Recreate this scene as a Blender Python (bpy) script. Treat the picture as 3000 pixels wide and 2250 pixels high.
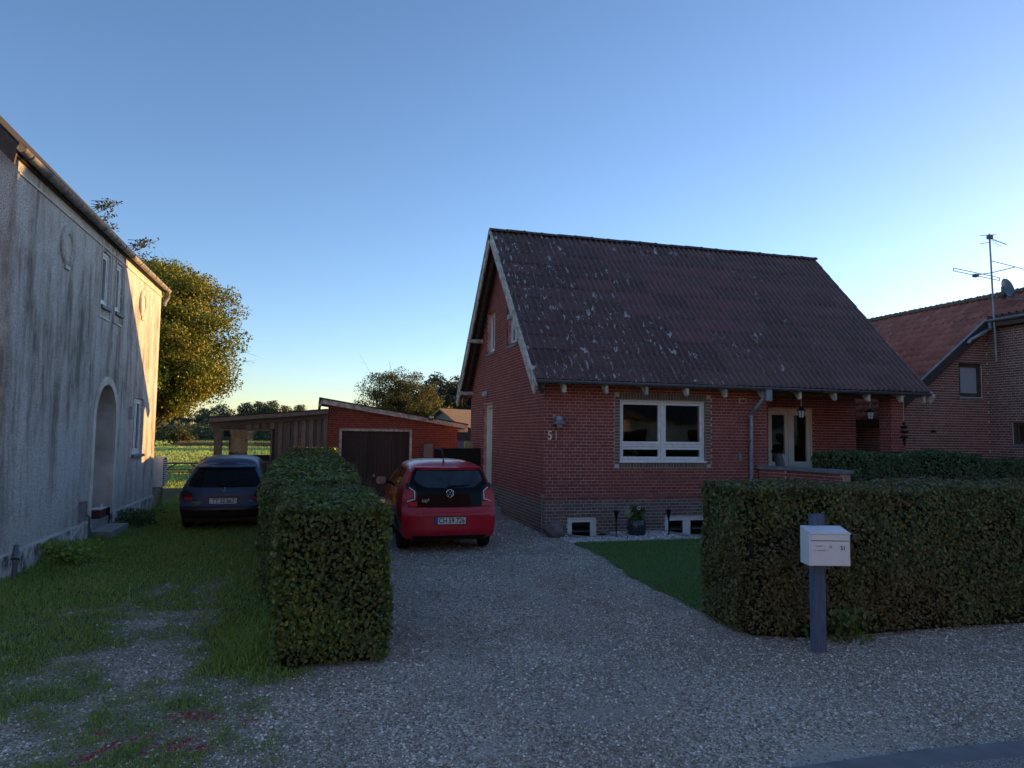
import bpy, bmesh, math, random
import numpy as np
from mathutils import Vector, Matrix

for o in list(bpy.data.objects):
    bpy.data.objects.remove(o)
SC = bpy.context.scene
COL = SC.collection
R = math.radians

# ---------------------------------------------------------------- camera
CAM_H, YAW, PITCH, ROLL = 1.97, R(15.4), R(3.95), R(0.73)
fw = Vector((math.sin(YAW)*math.cos(PITCH), math.cos(YAW)*math.cos(PITCH), math.sin(PITCH)))
rt = Vector((math.cos(YAW), -math.sin(YAW), 0)); up = rt.cross(fw)
r2 = math.cos(ROLL)*rt + math.sin(ROLL)*up
u2 = -math.sin(ROLL)*rt + math.cos(ROLL)*up
cd = bpy.data.cameras.new('camera'); cam = bpy.data.objects.new('camera', cd); COL.objects.link(cam)
cam.matrix_world = Matrix(((r2.x, u2.x, -fw.x, 0), (r2.y, u2.y, -fw.y, 0), (r2.z, u2.z, -fw.z, CAM_H), (0, 0, 0, 1)))
cd.sensor_width = 36; cd.lens = 36*2080/3000; cd.clip_end = 3000; cd.clip_start = .05
SC.camera = cam

# ---------------------------------------------------------------- light
SUN_DIR = Vector((1, .352, .068)).normalized()          # towards the sun: low, from the right and a little behind
SUN_EL = math.asin(SUN_DIR.z); SUN_AZ = math.atan2(SUN_DIR.x, SUN_DIR.y)
W = bpy.data.worlds.new('World'); SC.world = W; W.use_nodes = True
nt = W.node_tree; nt.nodes.clear()
wo = nt.nodes.new('ShaderNodeOutputWorld'); bg = nt.nodes.new('ShaderNodeBackground'); sk = nt.nodes.new('ShaderNodeTexSky')
sk.sky_type = 'NISHITA'; sk.sun_disc = False; sk.sun_elevation = SUN_EL; sk.sun_rotation = SUN_AZ
sk.altitude = 0; sk.air_density = .78; sk.dust_density = .25; sk.ozone_density = 2.6
bg.inputs['Strength'].default_value = .15
nt.links.new(sk.outputs[0], bg.inputs[0]); nt.links.new(bg.outputs[0], wo.inputs[0])
sl = bpy.data.lights.new('sun', 'SUN'); sl.energy = 2.7; sl.angle = R(.5); sl.color = (1, .62, .22)
so = bpy.data.objects.new('sun', sl); COL.objects.link(so)
so.rotation_euler = (-SUN_DIR).to_track_quat('-Z', 'Y').to_euler(); so.location = (40, 10, 20)
vs = SC.view_settings
vs.view_transform = 'Standard'; vs.look = 'None'; vs.exposure = 1.72; vs.use_white_balance = True; vs.white_balance_temperature = 7000; vs.white_balance_tint = 22; vs.gamma = 1; vs.use_curve_mapping = False
cy = SC.cycles
cy.max_bounces = 8; cy.diffuse_bounces = 4; cy.glossy_bounces = 4; cy.transparent_max_bounces = 12
cy.caustics_reflective = False; cy.caustics_refractive = False
cy.use_denoising = True

# ---------------------------------------------------------------- mesh helpers
class MB:
    def __init__(s): s.v = []; s.f = []
    def add(s, vs, fs):
        b = len(s.v); s.v += [tuple(p) for p in vs]; s.f += [tuple(i+b for i in f) for f in fs]; return s
    def hexa(s, p):
        return s.add(p, [(0,3,2,1),(4,5,6,7),(0,1,5,4),(1,2,6,5),(2,3,7,6),(3,0,4,7)])
    def box(s, x0, x1, y0, y1, z0, z1):
        return s.hexa([(x0,y0,z0),(x1,y0,z0),(x1,y1,z0),(x0,y1,z0),(x0,y0,z1),(x1,y0,z1),(x1,y1,z1),(x0,y1,z1)])
    def tube(s, p0, p1, r0, r1=None, n=8, cap=True):
        r1 = r0 if r1 is None else r1
        p0 = Vector(p0); p1 = Vector(p1); d = (p1-p0).normalized()
        a = d.orthogonal().normalized(); b = d.cross(a)
        vs = []
        for p, r in ((p0, r0), (p1, r1)):
            for i in range(n):
                t = 2*math.pi*i/n; vs.append(p + a*math.cos(t)*r + b*math.sin(t)*r)
        fs = [(i, (i+1) % n, n+(i+1) % n, n+i) for i in range(n)]
        if cap: fs += [tuple(range(n-1, -1, -1)), tuple(range(n, 2*n))]
        return s.add(vs, fs)
    def path(s, pts, r, n=6):
        for a, b in zip(pts[:-1], pts[1:]): s.tube(a, b, r, r, n)
        return s
    def lathe(s, prof, c=(0,0,0), n=20, axis='z', closed=False):
        vs = []; m = len(prof)
        for i in range(n):
            t = 2*math.pi*i/n
            for r, h in prof:
                if axis == 'z': p = (c[0]+r*math.cos(t), c[1]+r*math.sin(t), c[2]+h)
                elif axis == 'x': p = (c[0]+h, c[1]+r*math.cos(t), c[2]+r*math.sin(t))
                else: p = (c[0]+r*math.cos(t), c[1]+h, c[2]+r*math.sin(t))
                vs.append(p)
        fs = []
        for i in range(n):
            j = (i+1) % n
            for k in range(m if closed else m-1):
                l = (k+1) % m
                fs.append((i*m+k, j*m+k, j*m+l, i*m+l))
        return s.add(vs, fs)
    def prism(s, poly, off):
        n = len(poly); off = Vector(off)
        vs = [Vector(p) for p in poly] + [Vector(p)+off for p in poly]
        return s.add(vs, [tuple(range(n)), tuple(range(2*n-1, n-1, -1))] + [(i, i+n, (i+1) % n+n, (i+1) % n) for i in range(n)])
    def build(s, name, m, parent=None, smooth=False, local=False, fix=True):
        me = bpy.data.meshes.new(name); me.from_pydata(s.v, [], s.f); 
        if fix:
            b = bmesh.new(); b.from_mesh(me); bmesh.ops.recalc_face_normals(b, faces=b.faces); b.to_mesh(me); b.free()
        return link(name, me, m, parent, smooth, local)

def link(name, me, m, parent=None, smooth=False, local=False):
    if m is not None and not me.materials: me.materials.append(m)
    if smooth: me.shade_smooth() if hasattr(me, 'shade_smooth') else None
    o = bpy.data.objects.new(name, me); COL.objects.link(o)
    if parent is not None:
        o.parent = parent
        if not local: o.matrix_parent_inverse = wm(parent).inverted()
    return o
def wm(o):
    m = Matrix.LocRotScale(o.location, o.rotation_euler, o.scale)
    return (wm(o.parent) @ o.matrix_parent_inverse @ m) if o.parent else m
def np_mesh(name, V, F, m, parent=None, smooth=False, local=False):
    V = np.asarray(V, np.float32); F = np.asarray(F, np.int32); k = F.shape[1]
    me = bpy.data.meshes.new(name)
    me.vertices.add(len(V)); me.vertices.foreach_set('co', V.ravel())
    me.loops.add(F.size); me.loops.foreach_set('vertex_index', F.ravel())
    me.polygons.add(len(F)); me.polygons.foreach_set('loop_start', np.arange(0, F.size, k, dtype=np.int32))
    try: me.polygons.foreach_set('loop_total', np.full(len(F), k, np.int32))
    except Exception: pass
    me.polygons.foreach_set('use_smooth', np.full(len(F), smooth, bool))
    me.update(calc_edges=True); me.validate()
    return link(name, me, m, parent, False, local)
def tag(o, label=None, cat=None, group=None, kind=None):
    if label: o['label'] = label
    if cat: o['category'] = cat
    if group: o['group'] = group
    if kind: o['kind'] = kind
    return o
def thing(name, label, cat, loc=(0,0,0), rz=0, group=None):
    o = bpy.data.objects.new(name, None); COL.objects.link(o); o.location = loc; o.rotation_euler = (0,0,rz)
    o.empty_display_size = .2
    return tag(o, label, cat, group)
def struct(o): o['kind'] = 'structure'; return o
def stuff(o): o['kind'] = 'stuff'; return o
def copy_tree(o, parent=None):
    c = o.copy(); COL.objects.link(c); c.parent = parent
    if parent is not None: c.matrix_parent_inverse = o.matrix_parent_inverse.copy()
    for ch in list(o.children): copy_tree(ch, c)
    return c
def slab(mb, u0, u1, z0, z1, holes, mp, n0, n1):
    """wall with rectangular openings; mp(u, n, z) -> world, n from n0 (inside) to n1 (outer face)"""
    us = sorted({u0, u1} | {min(max(h[i], u0), u1) for h in holes for i in (0, 1)})
    zs = sorted({z0, z1} | {min(max(h[i], z0), z1) for h in holes for i in (2, 3)})
    for a, b in zip(us[:-1], us[1:]):
        if b-a < 1e-5: continue
        run = None
        for c, d in list(zip(zs[:-1], zs[1:]))+[(None, None)]:
            solid = c is not None and d-c > 1e-5 and not any(h[0] < (a+b)/2 < h[1] and h[2] < (c+d)/2 < h[3] for h in holes)
            if solid: run = (run[0], d) if run else (c, d)
            elif run:
                c0, d0 = run; run = None
                mb.hexa([mp(a,n0,c0), mp(b,n0,c0), mp(b,n1,c0), mp(a,n1,c0), mp(a,n0,d0), mp(b,n0,d0), mp(b,n1,d0), mp(a,n1,d0)])
    return mb
rng = np.random.default_rng(7)
def vnoise(x, y, seed=0):
    t = np.random.default_rng(seed).random((64, 64))
    xi = np.floor(x).astype(int); yi = np.floor(y).astype(int); fx = x-xi; fy = y-yi
    fx = fx*fx*(3-2*fx); fy = fy*fy*(3-2*fy)
    g = lambda a, b: t[a % 64, b % 64]
    return (g(xi,yi)*(1-fx)+g(xi+1,yi)*fx)*(1-fy) + (g(xi,yi+1)*(1-fx)+g(xi+1,yi+1)*fx)*fy
def fnoise(x, y, seed=0, oct=4):
    s = 0; a = 1; tot = 0
    for k in range(oct): s = s + a*vnoise(x*2**k, y*2**k, seed+k); tot += a; a *= .5
    return s/tot
def sstep(a, b, x): t = np.clip((x-a)/(b-a), 0, 1); return t*t*(3-2*t)

# ---------------------------------------------------------------- materials
class NT:
    def __init__(s, name):
        s.m = bpy.data.materials.new(name); s.m.use_nodes = True; s.t = s.m.node_tree; s.t.nodes.clear()
        s.out = s.n('ShaderNodeOutputMaterial')
    def n(s, ty, **kw):
        k = s.t.nodes.new(ty)
        for a, b in kw.items(): setattr(k, a, b)
        return k
    def l(s, a, b): s.t.links.new(a, b)
    def val(s, x):
        return x
    def setin(s, sock, x):
        if hasattr(x, 'is_linked') or isinstance(x, bpy.types.NodeSocket): s.l(x, sock)
        elif isinstance(x, (tuple, list)) and len(x) == 3 and sock.type == 'RGBA': sock.default_value = (*x, 1)
        else: sock.default_value = x
    def pos(s, scale=(1,1,1), obj=False):
        g = s.n('ShaderNodeTexCoord').outputs['Object'] if obj else s.n('ShaderNodeNewGeometry').outputs['Position']
        mp = s.n('ShaderNodeMapping'); s.l(g, mp.inputs[0]); mp.inputs['Scale'].default_value = scale
        return mp.outputs[0]
    def noise(s, vec, scale, detail=4, rough=.55, dist=0):
        k = s.n('ShaderNodeTexNoise'); s.l(vec, k.inputs['Vector']); k.inputs['Scale'].default_value = scale
        k.inputs['Detail'].default_value = detail; k.inputs['Roughness'].default_value = rough; k.inputs['Distortion'].default_value = dist
        return k.outputs['Fac']
    def voro(s, vec, scale, feature='F1', out='Distance'):
        k = s.n('ShaderNodeTexVoronoi', feature=feature); s.l(vec, k.inputs['Vector']); k.inputs['Scale'].default_value = scale
        return k.outputs[out]
    def ramp(s, fac, stops):
        k = s.n('ShaderNodeValToRGB'); s.setin(k.inputs[0], fac); e = k.color_ramp.elements
        while len(e) < len(stops): e.new(.5)
        for q, (p, c) in zip(e, stops):
            q.position = p; q.color = (*c, 1) if isinstance(c, (tuple, list)) else (c, c, c, 1)
        return k.outputs[0]
    def mix(s, fac, a, b, mode='MIX'):
        k = s.n('ShaderNodeMix', data_type='RGBA', blend_type=mode); s.setin(k.inputs[0], fac); s.setin(k.inputs[6], a); s.setin(k.inputs[7], b)
        return k.outputs[2]
    def math(s, op, a, b=None, clamp=False):
        k = s.n('ShaderNodeMath', operation=op, use_clamp=clamp); s.setin(k.inputs[0], a)
        if b is not None: s.setin(k.inputs[1], b)
        return k.outputs[0]
    def sep(s, vec):
        k = s.n('ShaderNodeSeparateXYZ'); s.l(vec, k.inputs[0]); return k.outputs
    def rnd(s):
        a = s.n('ShaderNodeNewGeometry').outputs['Random Per Island']; b = s.n('ShaderNodeObjectInfo').outputs['Random']
        return s.math('FRACT', s.math('ADD', a, b))
    def bump(s, h, strength=.5, dist=.01, normal=None):
        k = s.n('ShaderNodeBump'); k.inputs['Strength'].default_value = strength; k.inputs['Distance'].default_value = dist
        s.l(h, k.inputs['Height'])
        if normal is not None: s.l(normal, k.inputs['Normal'])
        return k.outputs[0]
    def bsdf(s, color, rough=.8, metal=0, spec=.3, normal=None, coat=0, **kw):
        k = s.n('ShaderNodeBsdfPrincipled'); s.setin(k.inputs['Base Color'], color); s.setin(k.inputs['Roughness'], rough)
        s.setin(k.inputs['Metallic'], metal); s.setin(k.inputs['Specular IOR Level'], spec); k.inputs['Coat Weight'].default_value = coat
        k.inputs['Coat Roughness'].default_value = .04
        if normal is not None: s.l(normal, k.inputs['Normal'])
        for a, b in kw.items(): s.setin(k.inputs[a], b)
        return k.outputs[0]
    def done(s, sh): s.l(sh, s.out.inputs[0]); return s.m
def simple(name, c, c2=None, scale=6, rough=.7, metal=0, spec=.3, bump=0, bscale=60, coat=0, stretch=(1,1,1), rv=0, obj=False):
    t = NT(name); p = t.pos(stretch, obj); c2 = c2 or tuple(x*.8 for x in c)
    col = t.mix(t.ramp(t.noise(p, scale, 5, .6), [(.35, 0), (.65, 1)]), c, c2)
    if rv:
        k = t.math('ADD', t.math('MULTIPLY', t.rnd(), rv), 1-rv*.5)
        cc = t.n('ShaderNodeCombineColor'); [t.l(k, cc.inputs[i]) for i in range(3)]
        col = t.mix(1.0, col, cc.outputs[0], 'MULTIPLY')
    nrm = t.bump(t.noise(p, bscale, 5, .6), bump, .01) if bump else None
    return t.done(t.bsdf(col, rough, metal, spec, nrm, coat))
M = {}
M['white'] = simple('white_paint', (0.85,0.8378,0.8232), (0.6698,0.6653,0.6468), 8, .5, bump=.1)
M['worn_white'] = simple('weathered_white_paint', (0.696,0.6555,0.567), (0.288,0.253,0.21), 7, .8, bump=.3, stretch=(1,1,1))
M['cream'] = simple('cream_paint', (.78,.75,.66), (.70,.67,.58), 4, .5)
M['zinc'] = simple('grey_gutter', (0.1105,0.13,0.1495), (0.078,0.091,0.104), 10, .4, 0, .5)
M['lzinc'] = simple('light_zinc', (.30,.33,.36), (.20,.22,.24), 10, .4, .3, .5)
M['pvc'] = simple('weathered_gutter', (.36,.34,.31), (.12,.11,.10), 9, .6, bump=.1)
M['black'] = simple('black_plastic', (.008,.008,.009), None, 9, .45)
M['rubber'] = simple('tyre_rubber', (.012,.012,.013), None, 30, .85, bump=.4)
M['concrete'] = simple('concrete', (0.36,0.36,0.342), (0.216,0.216,0.198), 5, .9, bump=.4, bscale=90)
M['darkwood'] = simple('dark_wood', (0.06125,0.0455,0.042), (0.0385,0.028,0.02625), 12, .7, stretch=(6,6,.6), rv=.35)
M['board'] = simple('weathered_board', (0.2543,0.2151,0.1744), (0.1272,0.1033,0.08468), 9, .85, stretch=(7,7,.5), rv=.7, bump=.4, bscale=30)
M['fascia'] = simple('grey_timber', (0.216,0.195,0.1733), (0.135,0.12,0.1073), 9, .85, stretch=(.6,6,7), bump=.3, bscale=30)
M['rafter'] = simple('brown_timber', (0.117,0.0845,0.0715), (0.065,0.0468,0.039), 9, .8, bump=.2)
M['felt'] = simple('roofing_felt', (.035,.033,.032), (.06,.055,.05), 9, .95, bump=.6, bscale=120)
M['post'] = simple('blue_grey_stained_post', (0.099,0.1479,0.2295), (0.0576,0.087,0.1404), 6, .75, stretch=(9,9,.7), bump=.3, bscale=20)
M['mailbox'] = simple('white_enamel', (.70,.74,.79), (.64,.68,.73), 5, .35, spec=.5)
M['grey_plate'] = simple('grey_panel', (.23,.225,.215), None, 4, .6)
M['steel'] = simple('steel', (.45,.45,.45), (.3,.3,.3), 12, .3, .9)
M['mirror'] = simple('mirror_glass', (.22,.24,.27), None, 5, .25, .6)
M['gapboard'] = simple('shaded_gap_board', (0.17,0.1568,0.1418), (0.119,0.1045,0.0945), 9, .85, stretch=(7,7,.5), rv=.5, bump=.4, bscale=30)  # darker copy of board: shade of the gaps put into the colour
M['chrome'] = simple('badge_chrome', (.75,.76,.78), None, 12, .12, 1)
M['plate'] = simple('number_plate_white', (.68,.69,.68), None, 12, .35)
M['ink'] = simple('black_print', (.01,.01,.012), None, 12, .5)
M['euro'] = simple('blue_print', (.03,.12,.50), None, 12, .4)
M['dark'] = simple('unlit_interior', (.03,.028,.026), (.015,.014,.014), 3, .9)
M['curtain'] = simple('pale_fabric', (.35,.35,.36), (.22,.22,.23), 6, .9)
M['pot'] = simple('glazed_pot', (.035,.045,.06), (.025,.03,.04), 6, .25, spec=.6)
M['chair'] = simple('pale_grey_chair', (.33,.36,.42), None, 6, .6)
M['jerry'] = simple('yellowed_plastic', (.45,.40,.20), (.38,.33,.16), 8, .5)
M['slab'] = simple('wall_coping', (0.224,0.245,0.266), (0.154,0.168,0.182), 8, .7, bump=.2)
M['asphalt'] = simple('asphalt', (0.225,0.234,0.246), (0.15,0.156,0.165), 3, .9, bump=.8, bscale=260)
M['lampglass'] = simple('milky_lamp_glass', (.45,.47,.48), None, 8, .25)
M['redbox'] = simple('faded_red_box', (.12,.035,.04), None, 8, .6)
M['straw'] = simple('dry_reed', (.42,.26,.14), (.30,.18,.10), 5, .9)
M['greenlamp'] = simple('grey_green_plastic', (.20,.24,.18), None, 8, .6)

def m_glass(name, tint=(.9,.95,.95), refl=1.0):
    t = NT(name); f = t.n('ShaderNodeFresnel'); f.inputs[0].default_value = 1.6
    g = t.n('ShaderNodeBsdfGlossy'); g.inputs['Roughness'].default_value = .008
    nz = t.noise(t.pos((1,1,1)), 1.2, 1); t.l(t.bump(nz, .25, .02), g.inputs['Normal'])
    tr = t.n('ShaderNodeBsdfTransparent'); tr.inputs[0].default_value = (*tint, 1)
    mx = t.n('ShaderNodeMixShader'); t.l(t.math('MULTIPLY', t.math('MULTIPLY', f.outputs[0], refl, True), t.math('SUBTRACT', 1.0, t.n('ShaderNodeNewGeometry').outputs['Backfacing'])), mx.inputs[0]); t.l(tr.outputs[0], mx.inputs[1]); t.l(g.outputs[0], mx.inputs[2])
    return t.done(mx.outputs[0])
M['glass'] = m_glass('window_glass', (.88,.91,.92), 1.6)
M['clear'] = m_glass('shed_glass', (.82,.9,.9), 1.0)
M['carglass'] = simple('tinted_car_glass', (.004,.005,.006), (.006,.008,.009), 3, .05, spec=.14)
M['carglass2'] = simple('hazy_car_window', (.030,.045,.060), (.016,.025,.035), 4, .10, spec=.4)
M['taillens'] = simple('red_lens', (.62,.02,.02), (.45,.012,.015), 20, .12, spec=.25, coat=.15)
M['taildark'] = simple('dark_red_lens', (.05,.004,.008), None, 20, .12, spec=.25, coat=.15)
M['clearlens'] = simple('clear_lens', (.80,.82,.82), None, 20, .15, spec=.4)
def m_carpaint(name, c, dust, coat=.32):
    t = NT(name); p = t.pos((1,1,1), True)
    d = t.ramp(t.noise(p, 3, 6, .7), [(.45, 0), (.9, 1)])
    col = t.mix(t.math('MULTIPLY', d, .35), c, dust)
    rough = t.math('ADD', t.math('MULTIPLY', d, .25), .30)
    return t.done(t.bsdf(col, rough, 0, .3, None, coat))
M['redpaint'] = m_carpaint('red_car_paint', (0.4914,0.01008,0.02772), (0.364,0.1176,0.1078))
M['greypaint'] = m_carpaint('dark_blue_grey_car_paint', (0.0396,0.0576,0.1008), (0.072,0.08448,0.1152), .12)
M['purplepaint'] = m_carpaint('dark_bumper_paint', (0.0234,0.01404,0.01872), (0.039,0.0273,0.0273), .1)

# bricks: colour per brick, a little soot, no shading
def m_brick(name, a, b, c, lime=0):
    t = NT(name); p = t.pos(); r = t.rnd()
    col = t.ramp(r, [(0, a), (.5, b), (1, c)])
    col = t.mix(t.math('MULTIPLY', t.ramp(t.noise(p, 1.3, 5, .6), [(.4, 0), (.7, 1)]), .45), col, tuple(x*.62 for x in b))
    col = t.mix(t.math('MULTIPLY', t.noise(p, 60, 3, .7), .35), col, tuple(x*.5 for x in b))
    if lime:
        sp = t.ramp(t.noise(p, 26, 5, .75), [(.60, 0), (.66, 1)])
        reg = t.ramp(t.noise(p, 1.1, 3, .5), [(.50, 0), (.60, 1)])
        col = t.mix(t.math('MULTIPLY', t.math('MULTIPLY', sp, reg), lime), col, (.6,.57,.55))
    return t.done(t.bsdf(col, .85, 0, .25, t.bump(t.noise(p, 90, 4, .7), .5, .006)))
M['brick51'] = m_brick('red_painted_brick', (0.234,0.06461,0.06062), (0.2836,0.08399,0.07277), (0.3404,0.1066,0.09009), .25)
M['brickdark'] = m_brick('dark_engobe_brick', (0.135,0.1033,0.0972), (0.1755,0.1337,0.1216), (0.2363,0.1762,0.1512), .15)
M['brickgar'] = m_brick('garage_red_brick', (0.2158,0.04797,0.03282), (0.2697,0.06236,0.04039), (0.3129,0.07914,0.05049), .8)
M['bricknb'] = m_brick('brown_red_brick', (0.2001,0.09168,0.08401), (0.2611,0.1196,0.1017), (0.3307,0.1594,0.1327), 0)
def m_mortar(name, c, c2, box=None):
    t = NT(name); p = t.pos()
    col = t.mix(t.ramp(t.noise(p, 5, 4), [(.35, 0), (.65, 1)]), c, c2)
    if box:   # lime bloom washed out of the joints near the corner
        x, y, z = t.sep(p)
        s1 = t.ramp(t.noise(p, 9, 5, .7), [(.44, 0), (.54, 1)])
        fx = t.ramp(t.math('ADD', t.math('MULTIPLY', x, 1/(box[1]-box[0])), -box[0]/(box[1]-box[0])), [(0, 1), (.5, .9), (1, 0)])
        fz = t.ramp(t.math('ADD', t.math('MULTIPLY', z, 1/(box[3]-box[2])), -box[2]/(box[3]-box[2])), [(0, 1), (.75, .8), (1, 0)])
        fy = t.ramp(t.math('SUBTRACT', y, 13.5), [(.05, 1), (.2, 0)])
        col = t.mix(t.math('MULTIPLY', t.math('MULTIPLY', s1, fx), t.math('MULTIPLY', fz, fy)), col, (.62,.61,.60))
    return t.done(t.bsdf(col, .95, 0, .2, t.bump(t.noise(p, 120, 3), .4, .004)))
M['mortar51'] = m_mortar('red_tinted_mortar', (0.724,0.41,0.3459), (0.4936,0.2461,0.2045), (4.3, 6.5, .2, 2.6))
M['mortargrey'] = m_mortar('grey_mortar', (0.6084,0.5148,0.4505), (0.431,0.3628,0.3217), (4.3, 6.5, -.4, 2.6))
M['mortargar'] = m_mortar('garage_mortar', (0.414,0.1913,0.1485), (0.3277,0.1403,0.108))
M['mortarnb'] = m_mortar('pale_mortar', (0.85,0.6974,0.6194), (0.6446,0.5229,0.4525))
# stucco of the old house, streaked by rain and algae
def m_stucco():
    t = NT('streaked_roughcast'); p = t.pos(); x, y, z = t.sep(p)
    st = t.noise(t.pos((1.6,1.6,.22)), 2.0, 8, .7)
    blo = t.noise(p, .8, 7, .65)
    hz = t.ramp(t.math('MULTIPLY', z, 1/5.4), [(.05, 0), (.42, .10), (.62, .13), (.86, .06), (.97, -.0)])
    k = t.math('ADD', t.math('ADD', t.math('MULTIPLY', st, .68), t.math('MULTIPLY', blo, .32)), t.math('MULTIPLY', hz, .55))
    fine = t.noise(t.pos((1,1,.5)), 9, 6, .75)
    k = t.math('ADD', k, t.math('MULTIPLY', t.math('SUBTRACT', fine, .5), .22))
    col = t.ramp(k, [(.41, (.84,.82,.785)), (.515, (.76,.735,.69)), (.585, (.54,.49,.44)), (.65, (.31,.265,.23)), (.73, (.17,.145,.125))])
    gr = t.noise(p, 75, 3, .8)
    col = t.mix(t.ramp(gr, [(.42, .9), (.51, 0)]), col, (.18,.16,.145))
    n1 = t.bump(t.noise(p, 70, 4, .8), 1.0, .02); 
    return t.done(t.bsdf(col, .95, 0, .15, n1))
M['stucco'] = m_stucco()
M['smoothstucco'] = simple('smooth_render', (0.7371,0.6917,0.6089), (0.4738,0.4365,0.3787), 1.8, .9, bump=.25, bscale=30)
M['plinth'] = (lambda: (lambda t: (lambda p: t.done(t.bsdf(t.ramp(t.noise(t.pos((1,1,.6)), 5, 7, .75), [(.40, (.75,.72,.68)), (.52, (.42,.40,.38)), (.60, (.12,.11,.115))]), .95, 0, .2, t.bump(t.noise(p, 40, 5, .7), .7, .02))))(t.pos()))(NT('flaking_plinth')))()
M['soot'] = simple('black_painted_plinth', (.012,.012,.015), (.02,.02,.024), 8, .9)
# corrugated roof sheets: object colour tells fresh from weathered sheets; lichen by noise
def m_roof():
    t = NT('weathered_roof_sheet'); p = t.pos(); oc = t.n('ShaderNodeObjectInfo')
    base = oc.outputs['Color']; al = oc.outputs['Alpha']
    col = t.mix(t.math('MULTIPLY', t.noise(p, 3, 6, .7), .75), base, (.085,.068,.066))
    cr = t.n('ShaderNodeAttribute', attribute_name='crest').outputs['Fac']
    col = t.mix(t.math('MULTIPLY', cr, t.ramp(t.noise(p, 7, 4, .7), [(.3, .25), (.6, .8)])), col, (.36,.29,.275))
    moss = t.ramp(t.noise(p, 30, 5, .8), [(.47, 0), (.58, 1)])
    col = t.mix(t.math('MULTIPLY', moss, t.math('MULTIPLY', al, .8)), col, (.060,.060,.048))
    sp = t.ramp(t.noise(p, 34, 2, .6), [(.645, 0), (.675, 1)])
    reg = t.ramp(t.noise(p, 1.1, 4, .65), [(.50, 0), (.62, 1)])
    li = t.math('MULTIPLY', t.math('MULTIPLY', sp, reg), t.ramp(al, [(.2, 0), (.75, 1)]))
    big = t.ramp(t.noise(t.pos((2.6,.9,.9)), 4.6, 3, .55, .3), [(.625, 0), (.645, 1)])
    li = t.math('MAXIMUM', li, t.math('MULTIPLY', big, t.ramp(al, [(.45, 0), (.7, 1)])))
    col = t.mix(li, col, (.60,.58,.55))
    return t.done(t.bsdf(col, t.math('ADD', t.math('MULTIPLY', al, .3), .55), 0, .3, t.bump(t.noise(p, 60, 5, .75), .5, .012)))
M['roof'] = m_roof()
M['tile'] = m_brick('red_roof_tile', (0.3117,0.127,0.1008), (0.3897,0.1608,0.1217), (0.4676,0.2031,0.1565), 0)
M['ridgetile'] = simple('mossy_ridge_tile', (.16,.13,.09), (.10,.085,.06), 10, .95, bump=.5)
# foliage
def m_leaf(name, stops, trans=.35, rough=.5, posvar=None):
    t = NT(name); r = t.n('ShaderNodeNewGeometry').outputs['Random Per Island']; 
    col = t.ramp(r, stops)
    if posvar: col = t.mix(t.ramp(t.noise(t.pos(), posvar[0], 3, .6), [(.42, 0), (.60, posvar[2])]), col, posvar[1])
    b = t.bsdf(col, rough, 0, .35); tr = t.n('ShaderNodeBsdfTranslucent'); t.l(col, tr.inputs[0])
    mx = t.n('ShaderNodeMixShader'); mx.inputs[0].default_value = trans; t.l(b, mx.inputs[1]); t.l(tr.outputs[0], mx.inputs[2])
    return t.done(mx.outputs[0])
M['hedge_g'] = m_leaf('green_hedge_leaf', [(0, (0.06541,0.1209,0.03398)), (.6, (0.109,0.1816,0.04633)), (.92, (0.1853,0.2442,0.06178)), (1, (0.3053,0.2792,0.07723))], .3, .4, (1.1, (0.08722,0.09766,0.03707), .6))
M['hedge_b'] = m_leaf('bronze_hedge_leaf', [(0, (0.05383,0.09873,0.04069)), (.45, (0.08695,0.1371,0.0529)), (.8, (0.1553,0.1646,0.06511)), (1, (0.2692,0.2057,0.07121))], .25, .45, (.9, (0.1449,0.1152,0.0529), .75))
M['hedge_d'] = m_leaf('dark_hedge_leaf', [(0, (0.0589,0.1154,0.0495)), (.8, (0.09639,0.1587,0.06435)), (1, (0.1472,0.202,0.08663))], .25, .45)
M['sprout'] = m_leaf('fresh_green_leaf', [(0, (.08,.13,.03)), (1, (.14,.19,.05))], .35, .4)
M['tree1'] = m_leaf('autumn_tree_leaf', [(0, (0.07573,0.1247,0.01774)), (.5, (0.1289,0.1832,0.02281)), (.82, (0.2272,0.2492,0.02788)), (1, (0.3938,0.2785,0.02534))], .22, .55, (.5, (0.2575,0.2346,0.02281), .5))
M['tree2'] = m_leaf('thin_autumn_leaf', [(0, (0.051,0.0638,0.0231)), (.6, (0.0935,0.0968,0.0273)), (1, (0.17,0.132,0.02625))], .4, .6)
M['treehaze'] = m_leaf('haze_lightened_leaf', [(0, (0.09464,0.1141,0.05949)), (.6, (0.1539,0.1648,0.08112)), (1, (0.2366,0.2154,0.09464))], .3, .7)  # leaf colour lightened to stand in for distance haze
M['treedark'] = m_leaf('dark_wood_leaf', [(0, (0.024,0.039,0.027)), (1, (0.051,0.066,0.039))], .2, .7)
M['grass'] = m_leaf('rough_grass_blade', [(0, (0.1338,0.2554,0.05246)), (.7, (0.2321,0.3947,0.07871)), (1, (0.4686,0.5342,0.1475))], .35, .55, (1.3, (0.3347,0.3947,0.09834), .5))
M['lawn'] = m_leaf('lawn_blade', [(0, (0.1095,0.2171,0.06272)), (1, (0.1971,0.3258,0.09061))], .35, .55)
M['fieldblade'] = m_leaf('field_blade', [(0, (0.3565,0.5002,0.1216)), (1, (0.5485,0.6845,0.1823))], .4, .7)
M['twig'] = simple('twig_bark', (0.099,0.0756,0.0576), (0.063,0.0486,0.036), 9, .9)
M['bark'] = simple('tree_bark', (.07,.058,.045), (.04,.033,.026), 9, .95, bump=.8, bscale=20)
M['petal'] = simple('white_petal', (.75,.75,.74), None, 9, .6)
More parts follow.
